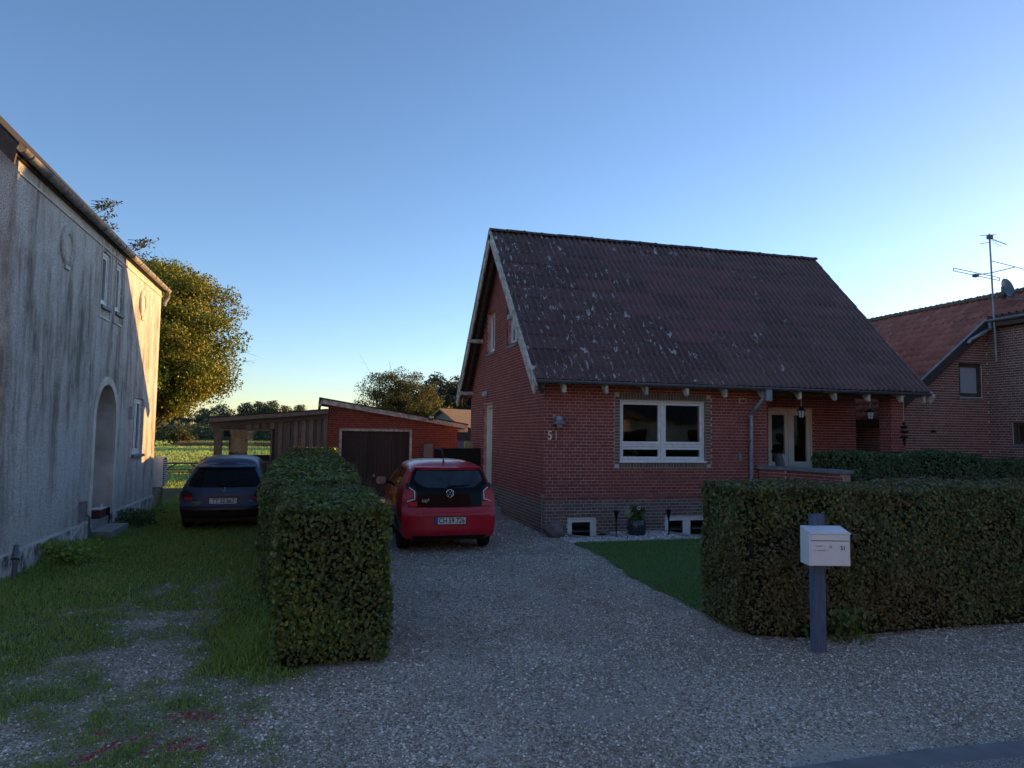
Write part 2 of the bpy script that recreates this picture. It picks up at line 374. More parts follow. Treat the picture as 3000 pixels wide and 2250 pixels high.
def m_gravel(name, attr=True):
    t = NT(name); p = t.pos()
    a = t.n('ShaderNodeAttribute', attribute_name='cover').outputs['Color']; g, du, rd = (lambda s: (t.l(a, s.inputs[0]), s.outputs)[1])(t.n('ShaderNodeSeparateColor'))
    vc = t.n('ShaderNodeTexVoronoi'); t.l(p, vc.inputs['Vector']); vc.inputs['Scale'].default_value = 62
    hv = t.n('ShaderNodeSeparateColor'); t.l(vc.outputs['Color'], hv.inputs[0])
    col = t.ramp(hv.outputs[0], [(0, (.19,.145,.115)), (.4, (.40,.325,.26)), (.8, (.62,.53,.44)), (1, (.82,.77,.70))])
    col = t.mix(t.math('MULTIPLY', t.ramp(t.noise(p, .8, 4, .6), [(.38, 0), (.62, 1)]), .55), col, (.24,.19,.145))
    col = t.mix(t.math('MULTIPLY', du, .8), col, t.mix(t.noise(p, 90, 4, .7), (.42,.37,.32), (.30,.26,.22)))
    col = t.mix(t.math('MULTIPLY', rd, t.ramp(t.noise(p, 25, 4, .7), [(.40, 0), (.52, 1)])), col, (.30,.02,.035))
    soil = t.mix(t.noise(p, 14, 5, .7), (.060,.075,.030), (.10,.095,.05))
    col = t.mix(g, col, soil)
    h = t.math('MULTIPLY', vc.outputs['Distance'], t.math('SUBTRACT', 1.0, t.math('MULTIPLY', du, .8)))
    return t.done(t.bsdf(col, .9, 0, .3, t.bump(t.math('MULTIPLY', h, -1.0), 1.0, .018)))
M['gravel'] = m_gravel('gravel_ground')
def m_stone(name, stops, red=True):
    t = NT(name); p = t.pos(); col = t.ramp(t.n('ShaderNodeNewGeometry').outputs['Random Per Island'], stops)
    if red:
        a = t.n('ShaderNodeAttribute', attribute_name='paint').outputs['Fac']
        col = t.mix(a, col, (.34,.02,.035))
    return t.done(t.bsdf(col, .75, 0, .35, t.bump(t.noise(p, 220, 3, .7), .4, .003)))
STONE = [(0, (0.1128,0.09,0.0721)), (.3, (0.2632,0.22,0.1802)), (.65, (0.4324,0.385,0.3193)), (.88, (0.6204,0.58,0.5047)), (1, (0.799,0.82,0.7931))]
M['stone'] = m_stone('gravel_stone', STONE)
M['pebble'] = m_stone('pale_pebble', [(0, (.20,.19,.18)), (.5, (.42,.40,.38)), (1, (.75,.73,.70))], False)
M['boulder'] = simple('field_stone', (.19,.165,.155), (.12,.105,.10), 5, .85, bump=.6, bscale=25)
def m_field():
    t = NT('green_field'); p = t.pos(); 
    col = t.mix(t.ramp(t.noise(t.pos((.15,1,1)), .25, 4, .6), [(.35, 0), (.65, 1)]), (.20,.25,.07), (.25,.27,.085))
    return t.done(t.bsdf(col, .9, 0, .1, t.bump(t.noise(p, 9, 4, .8), 1.0, .5)))
M['field'] = m_field()
M['lawnbase'] = simple('lawn_soil', (0.04928,0.1232,0.04032), (0.0672,0.1456,0.04928), 6, .95, bump=.5, bscale=80)
# ================================================================ GROUND
def paint_amount(x, y):
    a = np.zeros_like(x)
    for (x0, y0, x1, y1, w) in [(-1.30,4.86,-1.14,5.10,.075),(-1.14,5.10,-.86,5.20,.05),(-1.33,5.28,-1.22,5.27,.04),(-.96,4.90,-.90,5.02,.06),(-.80,4.92,-.62,4.90,.06),(-.78,5.0,-.66,5.06,.06),(-.86,5.52,-.62,5.42,.07),(-.45,5.30,-.32,5.26,.04),(-.9,5.44,-.6,5.36,.05)]:
        dx, dy = x1-x0, y1-y0; t = np.clip(((x-x0)*dx+(y-y0)*dy)/(dx*dx+dy*dy), 0, 1)
        a = np.maximum(a, 1-sstep(w*.35, w*.95, np.hypot(x-x0-t*dx, y-y0-t*dy)))
    return a
def lawn_left(y): return 4.15+(y-6.9)*.085+.05*np.sin(y*1.9)+.02*np.sin(y*7.3)+.012*np.sin(y*17)
def lawn_in(x, y): return (x > lawn_left(y)) & (y < 12.2+.03*np.sin(x*3)) & (y > 6.85) & (x < 30)
def grass_amount(x, y):
    """rough grass of the left yard"""
    n = fnoise(x*1.3, y*1.3, 3, 4); n2 = fnoise(x*.45, y*.45, 11, 3)
    edge = -.15+.12*np.sin(y*2.1)
    n3 = fnoise(x*6, y*6, 41, 3)
    base = .14 + .15*(y-4.4) + (n-.5)*2.0 + (n2-.5)*1.2 + (n3-.5)*1.3
    base += .9*sstep(-2.5, -3.3, x)*sstep(5.6, 7.0, y)                      # along the old house
    base += 1.1*sstep(-1.0, -.6, x)*sstep(5.9, 6.6, y)                     # along the hedge foot
    base -= .28*np.exp(-((x+1.5)/.45)**2)*sstep(9.5, 8, y)*sstep(5.4, 6.2, y)
    base -= .25*np.exp(-((x+2.8)/.3)**2)*sstep(9.5, 8, y)*sstep(6.4, 7.2, y)
    base = base*(1-.85*paint_amount(x, y))
    g = np.clip(base, 0, 1)
    return g*sstep(.25, -.05, x-edge-.6*sstep(7.6,5.6,y)*0)*sstep(4.1, 5.0, y)
WELLS = [(4.86, 5.66, 12.95, 13.58), (7.02, 8.9, 12.6, 13.58)]
gx = np.arange(-16, 30.01, .125); gy = np.arange(1.5, 26.01, .125)
GX, GY = np.meshgrid(gx, gy)
def ground_z(x, y): return (fnoise(x*.8, y*.8, 21, 3)-.5)*.03 - .006
GZ = ground_z(GX, GY)
V = np.stack([GX, GY, GZ], -1).reshape(-1, 3); nx, ny = len(gx), len(gy)
idx = np.arange(nx*ny).reshape(ny, nx)
F = np.stack([idx[:-1,:-1], idx[:-1,1:], idx[1:,1:], idx[1:,:-1]], -1).reshape(-1, 4)
cxy = V[F].mean(1); keep = np.ones(len(F), bool)
for a, b, c, d in WELLS: keep &= ~((cxy[:,0] > a) & (cxy[:,0] < b) & (cxy[:,1] > c) & (cxy[:,1] < d))
g_o = struct(np_mesh('gravel_ground', V, F[keep], M['gravel'], smooth=True))
def dust_amount(x, y): return .55*(np.exp(-((x-1.05-.02*y)/.17)**2)+np.exp(-((x-2.55-.02*y)/.17)**2))*sstep(4.6,5.6,y)*sstep(11.5,10,y)*fnoise(x*1.5,y*.8,51,3)*1.4 + sstep(.45, .58, fnoise(x*.9+5, y*1.6, 31, 3))*sstep(5.3, 4.3, y+.10*(x-2))*sstep(-1.0, .3, x)*sstep(4.5, 3.0, x)
ga = np.clip(grass_amount(GX, GY), 0, 1); ga = np.maximum(ga, sstep(13, 15, GY)*sstep(.3, -.2, GX))
ga = np.maximum(ga, sstep(21, 23, GY)); da = dust_amount(GX, GY); pa = paint_amount(GX, GY)
at = g_o.data.color_attributes.new('cover', 'FLOAT_COLOR', 'POINT')
at.data.foreach_set('color', np.stack([ga, da, pa, np.ones_like(ga)], -1).astype(np.float32).ravel())

# far field: one sheet to the horizon
t = MB(); t.add([(-1500,-300,-.12),(1500,-300,-.12),(1500,2600,-.12),(-1500,2600,-.12)], [(0,1,2,3)])
struct(t.build('field_ground', M['field'], fix=False))
# field grass nobody could count
n = 110000
fy = 24+160*rng.random(n)**2.2; fx = -34 + (rng.random(n))*60*(.35+fy/110)
k = (fx > -fy*.36-3) & (fx < fy*.30+8) & ~((fx > -3.2) & (fx < 15) & (fy < 29)); fx, fy = fx[k], fy[k]; n = len(fx)
h = (.05+.07*rng.random(n))*(.8+fy/90); w = .02*(.6+fy/40); an = rng.random(n)*np.pi
zb = np.full(n, -.12)
V = np.empty((n, 3, 3)); ca, sa = np.cos(an)*w, np.sin(an)*w
V[:,0] = np.stack([fx-ca, fy-sa, zb], -1); V[:,1] = np.stack([fx+ca, fy+sa, zb], -1); V[:,2] = np.stack([fx+(rng.random(n)-.5)*.15, fy+(rng.random(n)-.5)*.15, zb+h], -1)
tag(stuff(np_mesh('field_grass', V.reshape(-1,3), np.arange(3*n).reshape(-1,3), M['fieldblade'])), 'bright sunlit grass of the open field behind the gardens', 'field grass')
# distant low rise carrying the wood
def hill(name, x0, x1, y, h, d, m):
    t = MB(); N = 40
    for i in range(N+1):
        x = x0+(x1-x0)*i/N; z = h*math.sin(math.pi*i/N)**.6+.3*math.sin(i*1.7)*0
        t.v += [(x, y, -.2), (x, y+d*.5, z), (x, y+d, z), (x, y+d+40, -.2)]
    for i in range(N):
        for j in range(3): t.f.append((i*4+j, i*4+4+j, i*4+5+j, i*4+1+j))
    return struct(t.build(name, m, smooth=True))
hill('hill', -160, 220, 135, 1.6, 60, M['field'])

# road with a ragged edge
t = MB(); N = 90; xs = [-30+80*i/N for i in range(N+1)]
ed = [3.80 - .012*(x-3) + .018*math.sin(x*2.3)+.012*math.sin(x*5.1+1) for x in xs]
for x, e in zip(xs, ed): t.v += [(x, -4.5, .022), (x, e-.07, .022), (x, e, -.02)]
for i in range(N):
    for j in range(2): t.f.append((i*3+j, i*3+3+j, i*3+4+j, i*3+1+j))
struct(t.build('road', M['asphalt'], smooth=False))
t = MB()
for i in range(N): t.add([(xs[i], -4.4, .026), (xs[i+1], -4.4, .026), (xs[i+1], ed[i+1]-.30+.03*math.sin(i*.9), .026), (xs[i], ed[i]-.30+.03*math.sin((i-1)*.9), .026)], [(0,1,2,3)])
M['chip'] = (lambda t: (lambda p: t.done(t.bsdf(t.ramp(t.voro(p, 90, out='Distance'), [(.1, (.45,.43,.41)), (.55, (.22,.21,.20)), (.8, (.12,.115,.11))]), .85, 0, .3, t.bump(t.noise(p, 120, 4, .8), .9, .01))))(t.pos()))(NT('worn_road_chippings'))
struct(t.build('road_surface', M['chip'], fix=False))

# gravel stones lying on the ground
def stones(name, x, y, r, mat, zf, paint=True):
    n = len(x)
    base = np.array([(1,0,-.45),(-1,0,-.45),(0,1,-.45),(0,-1,-.45),(0,0,1)], float)
    tri = np.array([(0,2,4),(2,1,4),(1,3,4),(3,0,4)])
    P = base[None]*(r[:,None,None]*(.75+.5*rng.random((n,5,1))))
    P[:,:,2] *= .62
    a = rng.random(n)*6.283; c, s = np.cos(a)[:,None], np.sin(a)[:,None]
    X = P[:,:,0]*c*1.25-P[:,:,1]*s; Y = P[:,:,0]*s*1.25+P[:,:,1]*c
    tx = (rng.random(n)-.5)[:,None]*.9; Z = P[:,:,2]+X*tx*.5
    Vv = np.stack([X+x[:,None], Y+y[:,None], Z+(zf(x, y)+r*.25)[:,None]], -1).reshape(-1,3)
    Ff = (tri[None]+5*np.arange(n)[:,None,None]).reshape(-1,3)
    o = np_mesh(name, Vv, Ff, mat, smooth=False)
    if paint:
        pa = paint_amount(x, y)*(rng.random(n) < .78)
        at = o.data.attributes.new('paint', 'FLOAT', 'POINT'); at.data.foreach_set('value', np.repeat(pa, 5).astype(np.float32))
    return stuff(o)
N = 205000
yy = 3.25+12.5*rng.random(N)**2.1; xx = -yy*.52-.6 + rng.random(N)*(yy*1.75+1.4)
k = (xx < yy*1.16+.6) & ~lawn_in(xx, yy) & ~((yy > 6.2) & (yy < 7.2) & (xx > 3.9)) & ~((yy > 6.2) & (yy < 16.5) & (xx > -.3) & (xx < .7)) & ~((xx > 4.35) & (yy > 12.15)) & (xx > -3.9)
k &= (rng.random(N) > grass_amount(xx, yy)*1.15) & (rng.random(N) > .88*dust_amount(xx, yy)) & (yy > np.interp(xx, xs, ed)-.02+.12*rng.random(N)**3*-1)
xx, yy = xx[k], yy[k]; rr = (.0047+.0076*rng.random(len(xx))**2.4)*(1+.08*(yy-4))
tag(stones('gravel_stones', xx, yy, rr, M['stone'], ground_z), 'loose grey gravel stones strewn over the driveway and verge', 'gravel')
N = 5200
xx = 4.55+4.7*rng.random(N); yy = 12.22+1.3*rng.random(N)
k = np.ones(N, bool)
for a, b, c, d in WELLS: k &= ~((xx > a-.1) & (xx < b+.12) & (yy > c-.14))
xx, yy = xx[k], yy[k]
tag(stones('pebbles', xx, yy, .014+.018*rng.random(len(xx)), M['pebble'], ground_z, False), 'pale pebbles in the narrow bed along the brick plinth', 'pebbles')
# lawn
t = MB(); ys = np.linspace(6.85, 12.2, 60)
for y in ys: t.v += [(float(lawn_left(y)), y, .012), (26., y, .012)]
t.f = [(2*i, 2*i+1, 2*i+3, 2*i+2) for i in range(59)]
struct(t.build('lawn', M['lawnbase'], fix=False))
def blades(name, x, y, h, w, lean, mat, zf, label, cat):
    n = len(x); a = rng.random(n)*6.283; l = rng.random(n)*6.283; ln = lean*(.3+rng.random(n))*h
    z0 = zf(x, y)-.005; ca, sa = np.cos(a)*w, np.sin(a)*w; lx, ly = np.cos(l)*ln, np.sin(l)*ln
    Vv = np.empty((n, 5, 3))
    Vv[:,0] = np.stack([x-ca, y-sa, z0], -1); Vv[:,1] = np.stack([x+ca, y+sa, z0], -1)
    Vv[:,2] = np.stack([x-ca*.7+lx*.35, y-sa*.7+ly*.35, z0+h*.6], -1); Vv[:,3] = np.stack([x+ca*.7+lx*.35, y+sa*.7+ly*.35, z0+h*.6], -1)
    Vv[:,4] = np.stack([x+lx, y+ly, z0+h*(1-.3*np.minimum(1, lean))], -1)
    b = 5*np.arange(n)[:,None]
    Ff = np.concatenate([b+np.array([[0,1,3]]), b+np.array([[0,3,2]]), b+np.array([[2,3,4]])])
    return tag(stuff(np_mesh(name, Vv.reshape(-1,3), Ff, mat)), label, cat)
N = 85000
yy = 6.3+5.9*rng.random(N)**1.2; xx = 4.1+rng.random(N)*7
k = lawn_in(xx+.09*rng.random(N)**2, yy+.05*(rng.random(N)-.5)); xx, yy = xx[k], yy[k]; n = len(xx)
blades('lawn_grass', xx, yy, (.022+.03*rng.random(n))*(.75+.6*fnoise(xx*1.4, yy*1.4, 63, 3)), np.full(n, .0042), .5, M['lawn'], lambda a, b: a*0+.014, 'short mown lawn grass beside the driveway', 'lawn grass')
N = 350000
yy = 4.2+18*rng.random(N)**2.0; xx = -yy*.50-1.2+rng.random(N)*(yy*.55+1.8)
k = (xx > -3.72) & (xx < .15) & (rng.random(N) < grass_amount(xx, yy)**1.3*.95) & ~((yy > 6.25) & (xx > -.22))
xx, yy = xx[k], yy[k]; n = len(xx)
tuft = np.exp(-((xx+.42)/.28)**2)*sstep(6.0, 6.5, yy)*sstep(8.5, 7, yy)+.8*sstep(-3.25, -3.6, xx)
h = (.016+.036*rng.random(n)**2)*(1+.13*(yy-5))+.15*tuft*rng.random(n)
blades('yard_grass', xx, yy, h, .0028*(1+.16*(yy-4)), .8, M['grass'], ground_z, 'rough patchy grass growing through the gravel of the left yard', 'yard grass')

# ================================================================ BRICKWORK
CAMP = np.array((0, 0, CAM_H))
class Bricks:
    def __init__(s): s.b = []; s.cache = {}
    def wall(s, mp, axis, u0, u1, z0, z1, holes, key, top=None, ch=.0667, L=.24, cross=True, proud=.007, phase=0):
        n = int(math.ceil((z1-z0)/ch-1e-6))
        for k in range(n):
            c0 = z0+k*ch+.006; c1 = min(z0+(k+1)*ch-.006, z1)
            if c1-c0 < .02: continue
            hd = cross and k % 2
            p = L/2 if hd else L; off = (L/4 if hd else ((k//2) % 2)*L/2)+phase
            u = u0-off
            iv = [(u0, u1)]
            for h in holes:
                if h[2] < (c0+c1)/2 < h[3]:
                    iv = [q for a, b in iv for q in ((a, min(b, h[0])), (max(a, h[1]), b)) if q[1]-q[0] > .03]
            while u < u1:
                for a, b in iv:
                    x0, x1 = max(u+.006, a), min(u+p-.006, b)
                    if x1-x0 > .03 and (top is None or c1 < top((x0+x1)/2)):
                        s.b.append((mp, axis, x0, x1, c0, c1, key, proud))
                u += p
    def soldier(s, mp, axis, x0, x1, c0, c1, key, proud=.02): s.b.append((mp, axis, x0, x1, c0, c1, key, proud))
    def flush(s, parent, count=300):
        d = [float(np.linalg.norm(np.array(mp((a+b)/2, 0, (c+e)/2))-CAMP)) for mp, ax, a, b, c, e, k, p in s.b]
        order = np.argsort(d); big = {}
        for r, i in enumerate(order):
            mp, ax, a, b, c, e, k, p = s.b[i]
            p += (random.random()-.5)*.004
            if r < count:
                key = (k, ax, round((b-a)*250), round((e-c)*250))
                if key not in s.cache:
                    me = bpy.data.meshes.new('brick'); hu, hz = key[2]/500, key[3]/500; hn = .016
                    if ax == 'x': v = [(sx*hu, sy*hn, sz*hz) for sx in (-1,1) for sy in (-1,1) for sz in (-1,1)]
                    else: v = [(sx*hn, sy*hu, sz*hz) for sx in (-1,1) for sy in (-1,1) for sz in (-1,1)]
                    me.from_pydata(v, [], [(0,1,3,2),(4,6,7,5),(0,4,5,1),(2,3,7,6),(0,2,6,4),(1,5,7,3)]); me.materials.append(M[k]); s.cache[key] = me
                o = bpy.data.objects.new('brick', s.cache[key]); COL.objects.link(o); o.parent = parent
                o.matrix_parent_inverse = wm(parent).inverted(); o.location = mp((a+b)/2, p-.016, (c+e)/2)
            else:
                mb = big.setdefault(k, MB())
                q = [mp(u, nn, z) for z in (c, e) for u, nn in ((a, p), (b, p), (b, -.02), (a, -.02))]
                mb.add(q, [(0,1,5,4),(4,5,6,7),(3,2,1,0),(1,2,6,5),(3,0,4,7)])
        for k, mb in big.items(): stuff(mb.build('bricks', M[k], parent, fix=True))
def win_unit(parent, mp, u0, u1, z0, z1, n_in, mat, fw_=.055, muls=(), trans=(), sash=.05, sill=None, glass='glass', name='window'):
    """frame with its sashes set back by n_in; sub-parts are panes and the sill"""
    t = MB(); nf, nb = -n_in, -n_in-.07
    bx = lambda a, b, c, d, f=nf, g=nb: t.hexa([mp(a,g,c),mp(b,g,c),mp(b,f,c),mp(a,f,c),mp(a,g,d),mp(b,g,d),mp(b,f,d),mp(a,f,d)])
    bx(u0, u0+fw_, z0, z1); bx(u1-fw_, u1, z0, z1); bx(u0+fw_, u1-fw_, z1-fw_, z1); bx(u0+fw_, u1-fw_, z0, z0+fw_)
    us = [u0+fw_]+[x for m in muls for x in (m-.03, m+.03)]+[u1-fw_]; zs = [z0+fw_]+[x for m in trans for x in (m-.025, m+.025)]+[z1-fw_]
    for m in muls: bx(m-.03, m+.03, z0+fw_, z1-fw_, nf-.003)
    for m in trans:
        for a, b in zip(us[::2], us[1::2]): bx(a, b, m-.025, m+.025, nf-.003)
    panes = []
    for a, b in zip(us[::2], us[1::2]):
        for c, d in zip(zs[::2], zs[1::2]):
            g = .006; a2, b2, c2, d2 = a+g, b-g, c+g, d-g; s = sash
            for q in ((a2, a2+s, c2, d2), (b2-s, b2, c2, d2), (a2+s, b2-s, d2-s, d2), (a2+s, b2-s, c2, c2+s)): bx(*q, nf-.012, nb+.005)
            panes.append((a2+s, b2-s, c2+s, d2-s))
    w = t.build(name, mat, parent)
    for a, b, c, d in panes:
        p = MB(); p.hexa([mp(a,nf-.035,c),mp(b,nf-.035,c),mp(b,nf-.03,c),mp(a,nf-.03,c),mp(a,nf-.035,d),mp(b,nf-.035,d),mp(b,nf-.03,d),mp(a,nf-.03,d)])
        p.build('pane', M[glass], w)
    if sill:
        p = MB(); p.hexa([mp(u0-.04,-.1,z0-.06),mp(u1+.04,-.1,z0-.06),mp(u1+.04,sill,z0-.075),mp(u0-.04,sill,z0-.075),mp(u0-.04,-.1,z0),mp(u1+.04,-.1,z0),mp(u1+.04,sill,z0-.02),mp(u0-.04,sill,z0-.02)])
        p.build('sill', M['slab'], w)
    return w
def gutter(mb, p0, p1, r=.065, dx=(0,-1,0)):
    p0 = Vector(p0); p1 = Vector(p1); d = Vector(dx); z = Vector((0,0,1)); vs = []; n = 9
    for p in (p0, p1):
        for rr in (r, r-.006):
            for i in range(n):
                a = math.pi+math.pi*i/(n-1); vs.append(p+d*math.cos(a)*rr+z*math.sin(a)*rr)
    fs = []
    for i in range(n-1):
        fs += [(i, i+1, 2*n+i+1, 2*n+i), (n+i, n+i+1, 3*n+i+1, 3*n+i), (i, i+1, n+i+1, n+i), (2*n+i, 2*n+i+1, 3*n+i+1, 3*n+i)]
    for i in (0, n-1): fs.append((i, n+i, 3*n+i, 2*n+i))
    mb.add(vs, fs); return mb

# ================================================================ HOUSE 51
XG, YF, XR, YB = 4.43, 13.588, 13.3, 20.6
EY, EZ, RY, RZ = 13.20, 3.03, 17.05, 7.02        # eave and ridge of the front slope
SL = math.hypot(RY-EY, RZ-EZ); sv = Vector((0, (RY-EY)/SL, (RZ-EZ)/SL)); nv = Vector((0, -sv.z, sv.y))
RX0, RX1 = 4.09, 13.62
H51 = thing('brick_house', 'red brick house with steep dark corrugated roof and the house number 51', 'house', (XG, YF, 0))
mF = lambda u, n, z: (u, YF-n, z)
mG = lambda u, n, z: (XG-n, u, z)
B51 = Bricks()
PZ = .627
WIN = (6.065, 8.035, 1.42, 2.69); SUR = (5.945, 8.175, 1.275, 2.842)
BW = [(4.93, 5.56, -.32, .30), (7.09, 8.75, -.32, .285)]
t = MB(); slab(t, XG, 9.58, PZ, 3.05, [WIN], mF, -.3, 0); t.build('wall', M['mortar51'], H51)
t = MB(); slab(t, XG-.0, 9.58, -.5, PZ, BW, mF, -.3, .001); t.build('plinth_wall', M['mortargrey'], H51)
DOORG = (17.95, 18.98, .60, 2.73); GW = [(17.80, 18.66, 4.10, 5.18), (15.70, 16.58, 4.07, 5.15)]
gtop = lambda u: RZ-.10-(RZ-EZ)/(RY-EY)*abs(u-RY)
t = MB()
us = sorted({YF+.3, YB, RY} | {x for h in GW+[DOORG] for x in h[:2]})
slab(t, YF+.3, YB, PZ, 3.3, [DOORG], mG, -.3, 0)
for a, b in zip(us[:-1], us[1:]):                          # gable triangle in strips, cut round the two windows
    holes = sorted([(h[2], h[3]) for h in GW if h[0] < (a+b)/2 < h[1]])
    lo = 3.3
    for c, d in holes+[(None, None)]:
        if c is not None:
            t.hexa([mG(a,-.3,lo),mG(b,-.3,lo),mG(b,0,lo),mG(a,0,lo),mG(a,-.3,c),mG(b,-.3,c),mG(b,0,c),mG(a,0,c)]); lo = d
        else:
            za, zb = max(gtop(a), lo), max(gtop(b), lo)
            t.hexa([mG(a,-.3,lo),mG(b,-.3,lo),mG(b,0,lo),mG(a,0,lo),mG(a,-.3,za),mG(b,-.3,zb),mG(b,0,zb),mG(a,0,za)])
t.build('gable_wall', M['mortar51'], H51)
t = MB(); slab(t, YF+.3, YB, -.5, PZ, [], mG, -.3, .001); t.build('plinth_wall', M['mortargrey'], H51)
# rest of the shell, unseen sides
t = MB(); t.box(XG+.3, XR, YB-.3, YB, -.5, 3.1); t.box(XR-.3, XR, 15.2, YB-.3, -.5, 3.1); t.prism([(XR-.3,15.3,3.1),(XR-.3,YB-.3,3.1),(XR-.3,18.4,5.4),(XR-.3,RY,6.85),(XR-.3,15.3,5.2)], (.28,0,0)); t.build('rear_wall', M['mortar51'], H51)
B51.wall(mF, 'x', XG, 9.58, PZ, 3.0, [SUR], 'brick51')
B51.wall(mF, 'x', XG, 9.58, PZ-.0667*12, PZ, BW, 'brickdark', phase=.0)
B51.wall(mG, 'y', YF, YB, PZ, 6.9, [DOORG]+GW, 'brick51', top=lambda u: gtop(u)-.0)
B51.wall(mG, 'y', YF, YB, PZ-.0667*12, PZ, [], 'brickdark')
# dark soldier bricks round the big window
t = MB(); t.box(SUR[0], SUR[1], YF-.012, YF+.02, SUR[2], WIN[2]); t.box(SUR[0], SUR[1], YF-.012, YF+.02, WIN[3], SUR[3]); t.box(SUR[0], WIN[0], YF-.012, YF+.02, WIN[2], WIN[3]); t.box(WIN[1], SUR[1], YF-.012, YF+.02, WIN[2], WIN[3]); t.build('window_surround', M['mortargrey'], H51)
k = 31; w = (SUR[1]-SUR[0]-.2)/k
for i in range(k):
    for c, d in ((SUR[2]+.012, WIN[2]-.03), (WIN[3]+.012, SUR[3]-.006)): B51.soldier(mF, 'x', SUR[0]+.1+i*w+.006, SUR[0]+.1+(i+1)*w-.006, c, d, 'brickdark')
k = 20; h = (WIN[3]-WIN[2])/k
for i in range(k+2):
    for a, b in ((SUR[0]+.006, WIN[0]-.004), (WIN[1]+.004, SUR[1]-.006)): B51.soldier(mF, 'x', a, b, WIN[2]+(i-1)*h+.006, WIN[2]+i*h-.006, 'brickdark')
# porch: back wall, inner side, right pillar, ceiling
PB = 15.17
FD = (10.72, 12.03, .62, 2.66)
mP = lambda u, n, z: (u, PB-n, z)
mI = lambda u, n, z: (9.58+n, u, z)
t = MB(); slab(t, 9.58, XR, -.4, 3.1, [FD], mP, -.25, 0); t.build('porch_wall', M['mortar51'], H51)
t = MB(); t.box(9.28, 9.579, YF+.3, PB+.2, -.4, 3.05); t.build('porch_side_wall', M['mortar51'], H51)
B51.wall(mP, 'x', 9.58, XR, .62, 3.0, [FD], 'brick51')
B51.wall(mI, 'y', YF, PB, .62, 3.0, [], 'brick51')
t = MB(); t.box(12.90, 13.28, YF, YF+.36, -.4, 3.05); t.build('porch_pillar', M['mortar51'], H51)
B51.wall(mF, 'x', 12.90, 13.28, .4, 3.0, [], 'brick51')
B51.wall(lambda u, n, z: (12.90-n, u, z), 'y', YF, YF+.36, .4, 3.0, [], 'brick51')
t = MB(); t.box(9.58, 13.4, 13.45, 15.4, 3.06, 3.10); t.box(9.58, 12.9, YF+.05, YF+.15, 2.86, 3.055); t.build('porch_ceiling', M['rafter'], H51)
t = MB(); t.box(9.6, 13.6, 12.6, PB, .3, .62); t.build('terrace_floor', M['concrete'], H51)
w = win_unit(H51, mP, FD[0], FD[1], FD[2], FD[3], .06, M['cream'], .05, muls=((FD[0]+FD[1])/2,), trans=(1.22,), sash=.10, name='door'); w['label'] = 'cream double glass door in the porch'
# windows and doors
w = win_unit(H51, mF, WIN[0], WIN[1], WIN[2], WIN[3], .03, M['white'], .035, muls=((WIN[0]+WIN[1])/2,), trans=(1.745,), sash=.052); w['label'] = 'wide white framed four pane window in dark brick surround'
t = MB(); t.box(WIN[0]-.02, WIN[1]+.02, YF-.055, YF+.05, WIN[2]-.03, WIN[2]+.004); t.build('sill', M['white'], w)
for h in GW: win_unit(H51, mG, h[0], h[1], h[2], h[3], .10, M['white'], .05, muls=((h[0]+h[1])/2,), sash=.06, sill=.03)
win_unit(H51, mF, *BW[0], .03, M['white'], .055, sash=.052, name='basement_window')
win_unit(H51, mF, *BW[1], .03, M['white'], .05, muls=(7.62, 8.22), sash=.05, name='basement_window')
t = MB(); t.box(XG+.20, XG+.25, 17.95, 18.98, .60, 2.73); d = t.build('side_door', M['cream'], H51)
t = MB(); t.box(XG+.10, XG+.2, 17.951, 18.03, .6, 2.729); t.box(XG+.10, XG+.2, 18.9, 18.979, .6, 2.729); t.box(XG+.10, XG+.2, 18.03, 18.9, 2.65, 2.729); t.build('door_frame', M['cream'], d)
t = MB(); t.tube((XG+.14, 18.06, 1.6), (XG+.20, 18.06, 1.6), .012); t.tube((XG+.14, 18.05, 1.6), (XG+.14, 18.2, 1.6), .011); t.build('handle', M['steel'], d)
# rooms behind the glass
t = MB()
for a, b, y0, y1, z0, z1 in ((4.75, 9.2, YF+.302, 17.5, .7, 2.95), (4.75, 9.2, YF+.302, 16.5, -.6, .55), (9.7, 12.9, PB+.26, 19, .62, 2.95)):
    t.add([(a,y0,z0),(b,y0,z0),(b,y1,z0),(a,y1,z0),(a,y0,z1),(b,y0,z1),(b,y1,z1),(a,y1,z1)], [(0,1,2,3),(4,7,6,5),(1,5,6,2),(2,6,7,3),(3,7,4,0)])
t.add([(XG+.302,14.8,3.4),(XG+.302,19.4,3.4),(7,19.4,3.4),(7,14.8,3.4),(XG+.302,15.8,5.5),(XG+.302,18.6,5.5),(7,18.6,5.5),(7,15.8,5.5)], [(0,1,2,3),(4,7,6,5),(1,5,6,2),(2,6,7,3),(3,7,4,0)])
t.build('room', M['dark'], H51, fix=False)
t = MB(); t.box(XG+.16, XG+.19, 18.36, 18.64, 4.15, 5.14); t.box(XG+.16, XG+.19, 16.2, 16.55, 4.12, 5.1); t.build('curtain', M['curtain'], H51)
t = MB(); t.box(6.1, 8.0, YF+.14, YF+.34, 1.40, 1.43); t.build('inner_sill', M['white'], H51)
